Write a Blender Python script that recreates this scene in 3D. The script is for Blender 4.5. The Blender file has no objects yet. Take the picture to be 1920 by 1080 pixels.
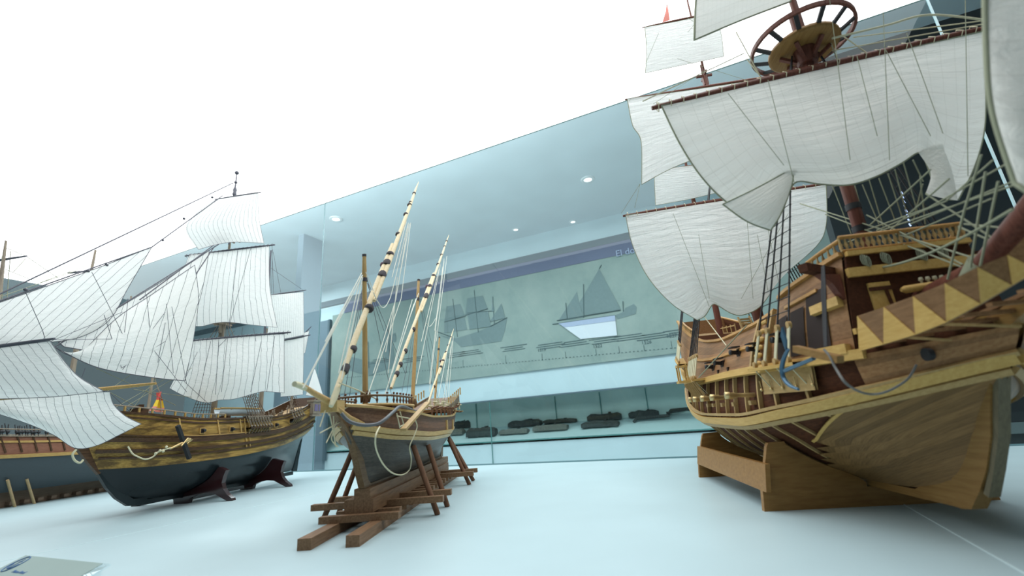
import bpy, math, random
from mathutils import Vector, Matrix
random.seed(7)
R=math.radians
COL=bpy.context.scene.collection
SC=bpy.context.scene

# ------------------------------------------------------------------ camera, world, lights, exposure
CAM_F,YAW,PITCH,ROLL,CAM_H=848.05,0.411666338,0.284159013,0.0769985496,0.28
def cam_axes():
    cy,sy=math.cos(YAW),math.sin(YAW); cp,sp=math.cos(PITCH),math.sin(PITCH)
    fw=Vector((-sy*cp,cy*cp,sp)); rt=Vector((cy,sy,0)); up=rt.cross(fw)
    c,s=math.cos(ROLL),math.sin(ROLL)
    return c*rt-s*up, s*rt+c*up, fw
CR,CU,CF=cam_axes(); CO=Vector((0,0,CAM_H))
cam_data=bpy.data.cameras.new('camera'); cam=bpy.data.objects.new('camera',cam_data); COL.objects.link(cam)
cam_data.sensor_width=36.0; cam_data.lens=36.0*CAM_F/1920.0; cam_data.clip_start=0.02; cam_data.clip_end=60
cam.matrix_world=Matrix(((CR.x,CU.x,-CF.x,0),(CR.y,CU.y,-CF.y,0),(CR.z,CU.z,-CF.z,CAM_H),(0,0,0,1)))
cam_data.dof.use_dof=True; cam_data.dof.focus_distance=2.1; cam_data.dof.aperture_fstop=2.6
SC.camera=cam
SC.view_settings.view_transform='Standard'; SC.view_settings.look='None'
SC.view_settings.exposure=0.47; SC.view_settings.gamma=1.0; SC.view_settings.use_curve_mapping=False
world=bpy.data.worlds.new('world'); SC.world=world; world.use_nodes=True
bg=world.node_tree.nodes['Background']; bg.inputs[0].default_value=(0.70,0.88,0.95,1); bg.inputs[1].default_value=0.12
PANEL_STRENGTH=2.35; PANEL_COLOR=(0.97,0.99,1.0,1)
def lamp(name,loc,power,size,color=(0.93,0.985,1.0),rot=(0,0,0),sizey=None):
    d=bpy.data.lights.new(name,'AREA'); d.energy=power; d.color=color; d.size=size
    if sizey: d.shape='RECTANGLE'; d.size_y=sizey
    o=bpy.data.objects.new(name,d); COL.objects.link(o); o.location=loc; o.rotation_euler=rot
    return o
lamp('gallery_ceiling_lamp',(-7.6,5.6,3.3),50,1.0)
lamp('gallery_ceiling_lamp',(-3.6,5.0,3.3),36,1.2)
lamp('gallery_ceiling_lamp',(-1.2,5.0,3.3),36,1.2)
lamp('gallery_ceiling_lamp',(0.6,5.2,3.3),25,1.0)
lamp('fill_uplight',(-4.2,2.2,2.62),290,7.5,rot=(R(180),0,0),sizey=.8)     # unseen fill lamp added above the light box to brighten the gallery ceiling

# ------------------------------------------------------------------ mesh building
class MB:
    def __init__(s): s.v=[];s.f=[];s.uv=[];s.sm=[]
    def add(s,vs,fs,smooth=False,uvs=None):
        b=len(s.v); s.v+= [tuple(p) for p in vs]
        for k,f in enumerate(fs):
            s.f.append(tuple(b+i for i in f)); s.sm.append(smooth)
            s.uv.append([uvs[i] for i in f] if uvs else [(0,0)]*len(f))
        return s
    def box(s,c,d,rz=0.,m=None):
        x,y,z=d[0]/2,d[1]/2,d[2]/2
        vs=[Vector((sx*x,sy*y,sz*z)) for sx in(-1,1) for sy in(-1,1) for sz in(-1,1)]
        M=m if m is not None else Matrix.Rotation(rz,3,'Z')
        vs=[M@q+Vector(c) for q in vs]
        return s.add(vs,[(0,1,3,2),(4,6,7,5),(0,4,5,1),(2,3,7,6),(0,2,6,4),(1,5,7,3)])
    def bar(s,p0,p1,w,h,up=(0,0,1)):
        p0,p1=Vector(p0),Vector(p1); t=(p1-p0); L=t.length; t=t.normalized(); u=Vector(up)
        a=u.cross(t)
        if a.length<1e-6: a=Vector((1,0,0)).cross(t)
        a.normalize(); b=t.cross(a)
        return s.box((p0+p1)/2,(L,w,h),m=Matrix((t,a,b)).transposed())
    def tube(s,pts,r,n=6,cap=True):
        pts=[Vector(p) for p in pts]; m=len(pts)
        rr=r if isinstance(r,(list,tuple)) else [r]*m
        vs=[];fs=[];prev=None
        for i,p in enumerate(pts):
            t=(pts[min(i+1,m-1)]-pts[max(i-1,0)])
            t=t.normalized() if t.length>1e-9 else Vector((0,0,1))
            a=prev-t*prev.dot(t) if prev is not None else Vector((0,0,1)).cross(t)
            if a.length<1e-5: a=Vector((1,0,0)).cross(t)
            if a.length<1e-5: a=Vector((0,1,0)).cross(t)
            a.normalize(); prev=a; b=t.cross(a)
            for k in range(n):
                q=2*math.pi*k/n; vs.append(p+(a*math.cos(q)+b*math.sin(q))*rr[i])
        for i in range(m-1):
            for k in range(n):
                k2=(k+1)%n; fs.append((i*n+k,i*n+k2,(i+1)*n+k2,(i+1)*n+k))
        s.add(vs,fs,True)
        if cap: s.add(vs[:n],[tuple(range(n))[::-1]]); s.add(vs[-n:],[tuple(range(n))])
        return s
    def lathe(s,p0,ax,prof,n=14):
        """prof: (distance along the axis, radius)"""
        ax=Vector(ax).normalized(); return s.tube([Vector(p0)+ax*t for t,_ in prof],[max(r,1e-4) for _,r in prof],n) if True else s
    def grid(s,P,uv=True,smooth=True,flip=False,uvf=None):
        a=len(P);b=len(P[0]); vs=[q for row in P for q in row]
        us=[(uvf or (lambda u,v:(u,v)))(i/(a-1),j/(b-1)) for i in range(a) for j in range(b)]
        fs=[]
        for i in range(a-1):
            for j in range(b-1):
                f=(i*b+j,(i+1)*b+j,(i+1)*b+j+1,i*b+j+1); fs.append(f[::-1] if flip else f)
        return s.add(vs,fs,smooth,us)
    def prism(s,poly,o,e1,e2,n,th):
        """outline (a,b) in the plane o+a*e1+b*e2, given a thickness th along n"""
        o,e1,e2,n=Vector(o),Vector(e1),Vector(e2),Vector(n)
        A=[o+e1*a+e2*b-n*th/2 for a,b in poly]; B=[q+n*th for q in A]; k=len(A)
        fs=[tuple(range(k))[::-1],tuple(range(k,2*k))]+[(i,(i+1)%k,k+(i+1)%k,k+i) for i in range(k)]
        return s.add(A+B,fs)
    def disc(s,c,n,r,k=24):
        n=Vector(n).normalized(); a=n.orthogonal().normalized(); b=n.cross(a)
        vs=[Vector(c)+(a*math.cos(2*math.pi*i/k)+b*math.sin(2*math.pi*i/k))*r for i in range(k)]
        return s.add(vs,[tuple(range(k))])
    def ball(s,c,r,n=8):
        c=Vector(c); pr=[(-r*math.cos(math.pi*i/n),r*math.sin(math.pi*i/n)) for i in range(n+1)]
        return s.lathe(c,(0,0,1),pr,n)
    def sweep(s,pts,nrm,w,d,taper=None):
        """rectangular moulding along pts: w across, d out along nrm"""
        vs=[];m=len(pts)
        for i in range(m):
            p=Vector(pts[i]); t=(Vector(pts[min(i+1,m-1)])-Vector(pts[max(i-1,0)])).normalized()
            n=Vector(nrm[i]); n=(n-t*n.dot(t)).normalized(); b=t.cross(n); k=taper(i/(m-1)) if taper else 1
            vs+=[p+b*w/2*k,p-b*w/2*k,p-b*w/2*k+n*d,p+b*w/2*k+n*d]
        fs=[]
        for i in range(m-1):
            for k in range(4): fs.append((4*i+k,4*i+(k+1)%4,4*i+4+(k+1)%4,4*i+4+k))
        fs+=[(0,3,2,1),(4*m-4,4*m-3,4*m-2,4*m-1)]
        return s.add(vs,fs)
    def build(s,name,mat,parent=None,kind=None,label=None):
        me=bpy.data.meshes.new(name); me.from_pydata(s.v,[],s.f); me.materials.append(mat)
        ul=me.uv_layers.new(name='UVMap'); d=ul.data; i=0
        for poly,uvs in zip(me.polygons,s.uv):
            for q in uvs: d[i].uv=q; i+=1
        me.polygons.foreach_set('use_smooth',s.sm)
        me.update()
        o=bpy.data.objects.new(name,me); COL.objects.link(o)
        if parent: o.parent=parent
        if kind: o['kind']=kind
        if label: o['label']=label
        return o
def fix_normals(o):
    import bmesh
    bm=bmesh.new(); bm.from_mesh(o.data); bmesh.ops.recalc_face_normals(bm,faces=bm.faces); bm.to_mesh(o.data); bm.free(); return o
def tag(o,label,cat,group=None):
    o['label']=label; o['category']=cat
    if group: o['group']=group
    return o
def thing(name,label,cat,loc=(0,0,0),rz=0.,group=None):
    o=bpy.data.objects.new(name,None); COL.objects.link(o); o.location=loc; o.rotation_euler=(0,0,rz); o.empty_display_size=.1
    return tag(o,label,cat,group)
def struct(name,mb,mat): return mb.build(name,mat,kind='structure')

# ------------------------------------------------------------------ measuring: where a sight line of the photo meets a real plane
def ray(x,y): return CF+CR*((x-960)/CAM_F)-CU*((y-540)/CAM_F)
def meet(x,y,p,n):
    d=ray(x,y); n=Vector(n); return CO+d*((Vector(p)-CO).dot(n)/d.dot(n))
class Frame:
    """a ship's own frame: x forward, y to port, z up from the case floor"""
    def __init__(s,ox,oy,deg):
        s.o=Vector((ox,oy,0)); s.rz=R(deg); s.f=Vector((math.cos(s.rz),math.sin(s.rz),0)); s.p=Vector((-s.f.y,s.f.x,0))
    def loc(s,P): d=P-s.o; return Vector((d.dot(s.f),d.dot(s.p),d.z))
    def ax(s,X,Y,x): return s.loc(meet(X,Y,s.o+s.f*x,s.f))
    def ay(s,X,Y,y=0.): return s.loc(meet(X,Y,s.o+s.p*y,s.p))
    def az(s,X,Y,z): return s.loc(meet(X,Y,(0,0,z),(0,0,1)))

# ------------------------------------------------------------------ materials
def new_mat(name):
    m=bpy.data.materials.new(name); m.use_nodes=True; nt=m.node_tree; b=nt.nodes['Principled BSDF']; return m,nt,b
def N(nt,t,**k):
    n=nt.nodes.new(t)
    for a,v in k.items(): setattr(n,a,v)
    return n
def plain(name,c,rough=.5,metal=0.,spec=.5,bump=0.,bscale=80):
    m,nt,b=new_mat(name); b.inputs['Base Color'].default_value=(*c,1); b.inputs['Roughness'].default_value=rough; b.inputs['Metallic'].default_value=metal
    b.inputs['Specular IOR Level'].default_value=spec
    tc=N(nt,'ShaderNodeTexCoord'); no=N(nt,'ShaderNodeTexNoise'); no.inputs['Scale'].default_value=bscale; nt.links.new(tc.outputs['Object'],no.inputs['Vector'])
    mx=N(nt,'ShaderNodeMix',data_type='RGBA'); mx.inputs[6].default_value=(*[q*.9 for q in c],1); mx.inputs[7].default_value=(*[min(1,q*1.08) for q in c],1)
    nt.links.new(no.outputs['Fac'],mx.inputs[0]); nt.links.new(mx.outputs[2],b.inputs['Base Color'])
    if bump:
        bp=N(nt,'ShaderNodeBump'); bp.inputs['Strength'].default_value=bump; bp.inputs['Distance'].default_value=.002
        nt.links.new(no.outputs['Fac'],bp.inputs['Height']); nt.links.new(bp.outputs[0],b.inputs['Normal'])
    return m
def wood(name,c1,c2,rough=.45,stretch=(2.5,30,30),scale=6,planks=0,dark=.55,blotch=0.,c3=None,coord='Object'):
    m,nt,b=new_mat(name); b.inputs['Roughness'].default_value=rough; b.inputs['Specular IOR Level'].default_value=.22
    tc=N(nt,'ShaderNodeTexCoord'); mp=N(nt,'ShaderNodeMapping'); mp.inputs['Scale'].default_value=stretch
    no=N(nt,'ShaderNodeTexNoise'); no.inputs['Scale'].default_value=scale; no.inputs['Detail'].default_value=6; no.inputs['Roughness'].default_value=.6
    nt.links.new(tc.outputs[coord],mp.inputs[0]); nt.links.new(mp.outputs[0],no.inputs['Vector'])
    cr=N(nt,'ShaderNodeValToRGB'); cr.color_ramp.elements[0].position=.3; cr.color_ramp.elements[1].position=.7
    cr.color_ramp.elements[0].color=(*c1,1); cr.color_ramp.elements[1].color=(*c2,1); nt.links.new(no.outputs['Fac'],cr.inputs[0])
    out=cr.outputs[0]
    if blotch:
        n2=N(nt,'ShaderNodeTexNoise'); n2.inputs['Scale'].default_value=14; n2.inputs['Detail'].default_value=4; mp2=N(nt,'ShaderNodeMapping'); mp2.inputs['Scale'].default_value=(.6,2,3)
        nt.links.new(tc.outputs['Object'],mp2.inputs[0]); nt.links.new(mp2.outputs[0],n2.inputs['Vector'])
        r2=N(nt,'ShaderNodeValToRGB'); r2.color_ramp.elements[0].position=.42; r2.color_ramp.elements[1].position=.62; nt.links.new(n2.outputs['Fac'],r2.inputs[0])
        mx=N(nt,'ShaderNodeMix',data_type='RGBA'); mm=N(nt,'ShaderNodeMath',operation='MULTIPLY'); mm.inputs[1].default_value=blotch; nt.links.new(r2.outputs[0],mm.inputs[0])
        nt.links.new(mm.outputs[0],mx.inputs[0]); nt.links.new(out,mx.inputs[6]); mx.inputs[7].default_value=(*(c3 or c1),1); out=mx.outputs[2]
    if planks:
        uv=N(nt,'ShaderNodeUVMap'); sx=N(nt,'ShaderNodeSeparateXYZ'); nt.links.new(uv.outputs[0],sx.inputs[0])
        a=N(nt,'ShaderNodeMath',operation='MULTIPLY'); a.inputs[1].default_value=planks; nt.links.new(sx.outputs[1],a.inputs[0])
        fr=N(nt,'ShaderNodeMath',operation='FRACT'); nt.links.new(a.outputs[0],fr.inputs[0])
        lt=N(nt,'ShaderNodeMath',operation='LESS_THAN'); lt.inputs[1].default_value=.07; nt.links.new(fr.outputs[0],lt.inputs[0])
        fl=N(nt,'ShaderNodeMath',operation='FLOOR'); nt.links.new(a.outputs[0],fl.inputs[0])
        wn=N(nt,'ShaderNodeTexWhiteNoise',noise_dimensions='1D'); nt.links.new(fl.outputs[0],wn.inputs['W'])
        hv=N(nt,'ShaderNodeHueSaturation'); mr=N(nt,'ShaderNodeMapRange'); mr.inputs[3].default_value=.78; mr.inputs[4].default_value=1.18; nt.links.new(wn.outputs['Value'],mr.inputs[0])
        nt.links.new(mr.outputs[0],hv.inputs['Value']); nt.links.new(out,hv.inputs['Color'])
        mx=N(nt,'ShaderNodeMix',data_type='RGBA'); m2=N(nt,'ShaderNodeMath',operation='MULTIPLY'); m2.inputs[1].default_value=dark; nt.links.new(lt.outputs[0],m2.inputs[0])
        nt.links.new(m2.outputs[0],mx.inputs[0]); nt.links.new(hv.outputs[0],mx.inputs[6]); mx.inputs[7].default_value=(*[q*.3 for q in c1],1); out=mx.outputs[2]
    nt.links.new(out,b.inputs['Base Color'])
    bp=N(nt,'ShaderNodeBump'); bp.inputs['Strength'].default_value=.15; bp.inputs['Distance'].default_value=.002
    nt.links.new(no.outputs['Fac'],bp.inputs['Height']); nt.links.new(bp.outputs[0],b.inputs['Normal'])
    return m
def cloth(name,c,nu,nv,line,wu=.05,wv=.03,lc=(.12,.14,.16),trans=.38,wr=(8,14),bump=.5,wob=.02):
    """sail canvas: stitched seams along u and v, weave creases"""
    m=bpy.data.materials.new(name); m.use_nodes=True; nt=m.node_tree; nt.nodes.clear()
    out=N(nt,'ShaderNodeOutputMaterial'); uv=N(nt,'ShaderNodeUVMap'); tc=N(nt,'ShaderNodeTexCoord')
    no=N(nt,'ShaderNodeTexNoise'); no.inputs['Scale'].default_value=5; no.inputs['Detail'].default_value=3; nt.links.new(uv.outputs[0],no.inputs['Vector'])
    sx=N(nt,'ShaderNodeSeparateXYZ'); nt.links.new(uv.outputs[0],sx.inputs[0])
    w=N(nt,'ShaderNodeMath',operation='MULTIPLY_ADD'); w.inputs[1].default_value=wob; nt.links.new(no.outputs['Fac'],w.inputs[0])
    def seam(ch,n,wd):
        ad=N(nt,'ShaderNodeMath',operation='ADD'); nt.links.new(sx.outputs[ch],ad.inputs[0]); nt.links.new(w.outputs[0],ad.inputs[1])
        a=N(nt,'ShaderNodeMath',operation='MULTIPLY'); a.inputs[1].default_value=n; nt.links.new(ad.outputs[0],a.inputs[0])
        f=N(nt,'ShaderNodeMath',operation='FRACT'); nt.links.new(a.outputs[0],f.inputs[0])
        l=N(nt,'ShaderNodeMath',operation='LESS_THAN'); l.inputs[1].default_value=wd; nt.links.new(f.outputs[0],l.inputs[0]); return l
    s1=seam(0,nu,wu); fac=s1.outputs[0]
    if nv:
        s2=seam(1,nv,wv); mxm=N(nt,'ShaderNodeMath',operation='MAXIMUM'); nt.links.new(fac,mxm.inputs[0]); nt.links.new(s2.outputs[0],mxm.inputs[1]); fac=mxm.outputs[0]
    k=N(nt,'ShaderNodeMath',operation='MULTIPLY'); k.inputs[1].default_value=line; nt.links.new(fac,k.inputs[0])
    mx=N(nt,'ShaderNodeMix',data_type='RGBA'); nt.links.new(k.outputs[0],mx.inputs[0]); mx.inputs[6].default_value=(*c,1); mx.inputs[7].default_value=(*lc,1)
    mp=N(nt,'ShaderNodeMapping'); mp.inputs['Scale'].default_value=(wr[0]*.4,wr[1],1); nt.links.new(uv.outputs[0],mp.inputs[0])
    nb=N(nt,'ShaderNodeTexNoise'); nb.inputs['Scale'].default_value=1.6; nb.inputs['Detail'].default_value=7; nb.inputs['Roughness'].default_value=.62; nb.inputs['Distortion'].default_value=.6; nt.links.new(mp.outputs[0],nb.inputs['Vector'])
    bp=N(nt,'ShaderNodeBump'); bp.inputs['Strength'].default_value=bump; bp.inputs['Distance'].default_value=.03; nt.links.new(nb.outputs['Fac'],bp.inputs['Height'])
    d=N(nt,'ShaderNodeBsdfDiffuse'); t=N(nt,'ShaderNodeBsdfTranslucent'); ms=N(nt,'ShaderNodeMixShader'); ms.inputs[0].default_value=trans
    for q in (d,t): nt.links.new(mx.outputs[2],q.inputs['Color']); nt.links.new(bp.outputs[0],q.inputs['Normal'])
    nt.links.new(d.outputs[0],ms.inputs[1]); nt.links.new(t.outputs[0],ms.inputs[2]); nt.links.new(ms.outputs[0],out.inputs[0])
    return m
def glass(name,tint=(.93,.98,.985),gloss=1.0):
    m=bpy.data.materials.new(name); m.use_nodes=True; nt=m.node_tree; nt.nodes.clear()
    out=N(nt,'ShaderNodeOutputMaterial'); tr=N(nt,'ShaderNodeBsdfTransparent'); gl=N(nt,'ShaderNodeBsdfGlossy'); gl.inputs['Roughness'].default_value=0.0
    tr.inputs[0].default_value=(*tint,1); gl.inputs[0].default_value=(.9,1,1,1)
    fr=N(nt,'ShaderNodeFresnel'); fr.inputs[0].default_value=1.45; k0=N(nt,'ShaderNodeMath',operation='MULTIPLY'); k0.inputs[1].default_value=gloss; nt.links.new(fr.outputs[0],k0.inputs[0])
    ge=N(nt,'ShaderNodeNewGeometry'); iv=N(nt,'ShaderNodeMath',operation='SUBTRACT'); iv.inputs[0].default_value=1.0; nt.links.new(ge.outputs['Backfacing'],iv.inputs[1])   # reflect once, on the face that is met from outside
    k=N(nt,'ShaderNodeMath',operation='MULTIPLY'); nt.links.new(k0.outputs[0],k.inputs[0]); nt.links.new(iv.outputs[0],k.inputs[1])
    ms=N(nt,'ShaderNodeMixShader'); nt.links.new(k.outputs[0],ms.inputs[0]); nt.links.new(tr.outputs[0],ms.inputs[1]); nt.links.new(gl.outputs[0],ms.inputs[2]); nt.links.new(ms.outputs[0],out.inputs[0])
    return m
def emit(name,c,st):
    m=bpy.data.materials.new(name); m.use_nodes=True; nt=m.node_tree; nt.nodes.clear()
    out=N(nt,'ShaderNodeOutputMaterial'); e=N(nt,'ShaderNodeEmission'); e.inputs[0].default_value=c; e.inputs[1].default_value=st; nt.links.new(e.outputs[0],out.inputs[0]); return m
M=dict(
 floor=plain('case_floor_white',(.45,.585,.62),.38,bscale=3,spec=.35), seam=plain('floor_seam',(.60,.74,.77),.5), panel=emit('light_panel',PANEL_COLOR,PANEL_STRENGTH),
 glass=glass('case_glass'), edge=plain('glass_edge',(.10,.26,.25),.2), seamglass=plain('glass_seam',(.16,.29,.32),.2), edgelit=plain('lit_edge_pale',(.7,.9,.95),.15), front=glass('front_glass',(.98,1,1),.6),
 wall=plain('gallery_wall_white',(.60,.74,.78),.8,bscale=2), gceil=plain('gallery_ceiling_white',(.68,.77,.81),.85,bscale=2), slate=plain('gap_shade_and_trim_slate',(.10,.15,.18),.7), purple=plain('header_violet',(.17,.19,.28),.7), poster=None,
 gfloor=plain('gallery_floor_grey',(.45,.49,.50),.5), teal=plain('niche_teal',(.55,.70,.67),.7,bscale=3), shelf=plain('niche_shelf',(.46,.60,.60),.6), charcoal=plain('dark_wall',(.018,.021,.024),.75), relic=wood('old_black_wood',(.025,.03,.03),(.07,.075,.07),.8,(20,20,20),3),
 relic2=wood('old_grey_wood',(.10,.11,.10),(.19,.19,.16),.8,(20,20,20),3),
 ink=plain('print_ink',(.10,.15,.16),.8,bscale=30), ink2=plain('print_ink_light',(.20,.27,.27),.8,bscale=30), reflectwhite=plain('reflection_white',(.75,.8,.85),.8), paleviolet=plain('print_and_reflection_violet',(.45,.52,.68),.8),
 railw=wood('orange_rail',(.36,.18,.05),(.48,.27,.085),.45), walnut=wood('walnut',(.15,.075,.03),(.25,.135,.062),.5), walnutp=wood('walnut_planks',(.145,.078,.028),(.27,.155,.062),.42,(2.5,34,1),3,planks=13,dark=.22,coord='UV'), bulw=wood('bulwark_planks',(.22,.105,.04),(.33,.175,.075),.5,planks=6,dark=.3),
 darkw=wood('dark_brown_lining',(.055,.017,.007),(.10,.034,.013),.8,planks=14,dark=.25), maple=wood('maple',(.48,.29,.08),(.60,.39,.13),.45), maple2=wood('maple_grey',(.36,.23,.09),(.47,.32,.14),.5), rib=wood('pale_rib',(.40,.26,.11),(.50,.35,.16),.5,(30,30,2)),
 stand=wood('oak_stand',(.24,.115,.032),(.36,.19,.06),.38,(12,3,20),5), redw=wood('mahogany',(.09,.03,.02),(.17,.06,.04),.45,(30,30,2)), knee=wood('head_knee_wood',(.20,.105,.03),(.29,.165,.055),.45),
 rope=plain('hemp_rope',(.27,.29,.20),.9), rope2=plain('pale_cord',(.58,.55,.38),.9), cable=plain('grey_anchor_cable',(.16,.16,.15),.8), black=plain('tarred_black',(.012,.013,.016),.6), iron=plain('blued_iron',(.06,.13,.20),.35,.5), cutw=wood('cutwater_grey',(.13,.11,.07),(.19,.16,.10),.5,(30,30,3)), brass=plain('brass',(.62,.46,.22),.35,.7),
 gsail=cloth('galleon_canvas',(.93,.93,.88),22,7,.22,.035,.03,lc=(.4,.4,.34),trans=.4,wr=(5,9),bump=.55,wob=.01), gsail2=cloth('galleon_canvas_plain',(.94,.95,.92),26,3,.15,.03,.02,lc=(.4,.42,.38),trans=.4,wr=(8,16),bump=.8,wob=.01),
 fsail=cloth('frigate_canvas',(.93,.95,.93),17,0,.8,.055,.02,lc=(.10,.12,.14),trans=.36,wr=(10,6),bump=.35,wob=.035), fjib=cloth('frigate_jib_canvas',(.92,.94,.92),14,0,.85,.05,.02,lc=(.08,.1,.12),trans=.36,wr=(10,5),bump=.35,wob=.03),
 tan=cloth('tan_canvas',(.45,.36,.27),6,0,.2,.03,.02,trans=.3),
 fblack=plain('black_bottom_paint',(.009,.015,.018),.27,spec=.35,bscale=12), fwood=wood('frigate_oak',(.19,.105,.025),(.50,.32,.085),.42,(2,40,70),4,planks=7,dark=.5,blotch=.75,c3=(.05,.028,.014)), fdark=wood('frigate_wale',(.035,.02,.012),(.10,.055,.03),.4), maroon=plain('lacquered_mahogany',(.028,.008,.009),.12,spec=.7),
 fdeck=wood('deck_planks',(.30,.2,.1),(.42,.3,.17),.6), spar=wood('frigate_spar',(.18,.15,.12),(.32,.27,.2),.5,(30,30,3)), darkspar=plain('dark_spar',(.085,.09,.115),.5), fshroud=plain('brown_shroud',(.12,.08,.055),.9), ochre=wood('ochre_strip',(.36,.22,.07),(.5,.33,.12),.5),
 boatw=plain('boat_white',(.62,.68,.72),.4), violet=plain('stern_violet',(.16,.13,.24),.5),
 xbot=wood('xebec_bottom',(.055,.055,.05),(.115,.105,.09),.4,(3,30,40),5,planks=12,dark=.4), xup=wood('xebec_topsides',(.12,.055,.03),(.2,.10,.055),.45,planks=6), xwale=wood('xebec_wale',(.44,.29,.11),(.58,.41,.18),.4), xmast=wood('xebec_mast',(.38,.24,.09),(.52,.36,.16),.45,(30,30,3)), xyard=wood('xebec_yard',(.60,.50,.30),(.72,.62,.42),.5,(20,20,20)), lash=plain('rope_lashing',(.055,.05,.055),.9), xcord=plain('xebec_cord',(.68,.70,.62),.9),
 cradle=wood('cradle_timber',(.16,.09,.048),(.27,.16,.09),.5,(3,30,30)), cradle2=wood('cradle_post',(.12,.06,.036),(.2,.105,.06),.5,(30,30,3)), xstem=wood('xebec_stem',(.12,.07,.035),(.2,.13,.07),.45),
 lblack=plain('left_hull_slate',(.035,.048,.056),.4), lred=wood('left_hull_red',(.19,.08,.05),(.27,.125,.08),.5), lbrown=wood('left_stand_brown',(.24,.16,.11),(.34,.24,.17),.55,planks=3), lpole=wood('stand_pole',(.36,.25,.13),(.46,.34,.19),.5,(30,30,3)),
 red=plain('flag_red',(.5,.05,.04),.8), yellow=plain('flag_yellow',(.75,.5,.03),.8), flagpink=plain('flag_faded_red',(.62,.22,.18),.8),
 card=plain('label_card',(.24,.33,.31),.6,bscale=5), acrylic=glass('acrylic',(.95,.98,.99)), navy=plain('emblem_blue',(.05,.14,.33),.6), downlight=emit('downlight',(1,1,1,1),1.6), led=emit('led',(.55,.65,1,1),1.2), lighttrim=plain('light_trim',(.8,.85,.86),.5), deckhole=plain('port_dark',(.018,.007,.004),.8),
)
# poster paper: mottled sea-green
_m,_nt,_b=new_mat('poster_paper'); _b.inputs['Roughness'].default_value=.75
_tc=N(_nt,'ShaderNodeTexCoord'); _no=N(_nt,'ShaderNodeTexNoise'); _no.inputs['Scale'].default_value=1.6; _no.inputs['Detail'].default_value=9; _no.inputs['Roughness'].default_value=.65
_nt.links.new(_tc.outputs['Object'],_no.inputs['Vector']); _cr=N(_nt,'ShaderNodeValToRGB'); _cr.color_ramp.elements[0].position=.3; _cr.color_ramp.elements[1].position=.72
_cr.color_ramp.elements[0].color=(.25,.335,.31,1); _cr.color_ramp.elements[1].color=(.37,.44,.40,1); _nt.links.new(_no.outputs['Fac'],_cr.inputs[0]); _nt.links.new(_cr.outputs[0],_b.inputs['Base Color']); M['poster']=_m

# ------------------------------------------------------------------ hulls

def lerp(a,b,t): return a+(b-a)*t
def curve(pts):
    """smooth interpolation through (x,value) pairs"""
    pts=sorted(pts)
    def fn(x):
        n=len(pts)
        if x<=pts[0][0]: return pts[0][1]
        if x>=pts[-1][0]: return pts[-1][1]
        i=0
        while pts[i+1][0]<x: i+=1
        x0,y0=pts[i]; x1,y1=pts[i+1]; h=x1-x0
        def sl(k):
            if k<=0: return (pts[1][1]-pts[0][1])/(pts[1][0]-pts[0][0])
            if k>=n-1: return (pts[-1][1]-pts[-2][1])/(pts[-1][0]-pts[-2][0])
            a=(pts[k][1]-pts[k-1][1])/(pts[k][0]-pts[k-1][0]); b=(pts[k+1][1]-pts[k][1])/(pts[k+1][0]-pts[k][0])
            return 0. if a*b<=0 else 2*a*b/(a+b)
        t=(x-x0)/h; m0=sl(i)*h; m1=sl(i+1)*h
        return (2*t**3-3*t*t+1)*y0+(t**3-2*t*t+t)*m0+(-2*t**3+3*t*t)*y1+(t**3-t*t)*m1
    return fn
class Hull:
    """half hull: s 0 stern..1 stem, v 0 keel, .5 wale, 1 rail; all in metres in the ship's own frame"""
    def __init__(h,zk,zw,zt,B,xa,xf,sm,pb,ps,tr,zr=None):
        h.zk=curve(zk);h.zw=curve(zw);h.zt=curve(zt);h.B=curve(B);h.xa=curve(xa);h.xf=curve(xf)
        h.zr=curve(zr) if zr else (lambda q:lerp(h.zw(q),h.zt(q),.4));h.sm=sm;h.pb=curve(pb);h.ps=curve(ps);h.tr=curve(tr)
    def p(h,s,v,off=0.,side=1):
        x=lerp(h.xa(v),h.xf(v),s)
        if s>h.sm: f=1-((s-h.sm)/(1-h.sm))**h.pb(v)
        else: f=1-(1-h.tr(v))*((h.sm-s)/h.sm)**h.ps(v)
        y=h.B(v)*max(f,0.)
        k,w,r,t=h.zk(s),h.zw(s),h.zr(s),h.zt(s)
        z=lerp(k,w,v*2) if v<.5 else (lerp(w,r,(v-.5)/.2) if v<.7 else lerp(r,t,(v-.7)/.3))
        return (x,side*max(y+off,0.0),z)
    def s_at(h,x,v):
        a,b=h.xa(v),h.xf(v); return min(1.,max(0.,(x-a)/(b-a)))
    def at(h,x,v,off=0.,side=1): return h.p(h.s_at(x,v),v,off,side)
    def v_at(h,s,z):
        k,w,r,t=h.zk(s),h.zw(s),h.zr(s),h.zt(s)
        return .5*(z-k)/(w-k) if z<w else (.5+.2*(z-w)/(r-w) if z<r else .7+.3*(z-r)/(t-r))

def hull_patch(mb,h,s0,s1,v0,v1,ns=40,nv=14,off=0.,sides=(1,-1),uvf=None):
    """a piece of the planking; s0/s1 may be functions of v"""
    for sd in sides:
        P=[]
        for i in range(ns+1):
            row=[]
            for j in range(nv+1):
                v=lerp(v0,v1,j/nv); a=s0(v) if callable(s0) else s0; b=s1(v) if callable(s1) else s1
                row.append(h.p(lerp(a,b,i/ns),v,off,sd))
            P.append(row)
        mb.grid(P,flip=(sd<0),uvf=uvf)
    return mb
def hull_normal(h,s,v,side):
    a=Vector(h.p(min(1,s+.01),v,0,1))-Vector(h.p(max(0,s-.01),v,0,1)); b=Vector(h.p(s,min(1,v+.02),0,1))-Vector(h.p(s,max(0,v-.02),0,1))
    n=b.cross(a)
    if n.y<0: n=-n
    if n.length<1e-9: n=Vector((1,0,0))
    n.normalize(); return Vector((n.x,n.y*side,n.z))
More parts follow.
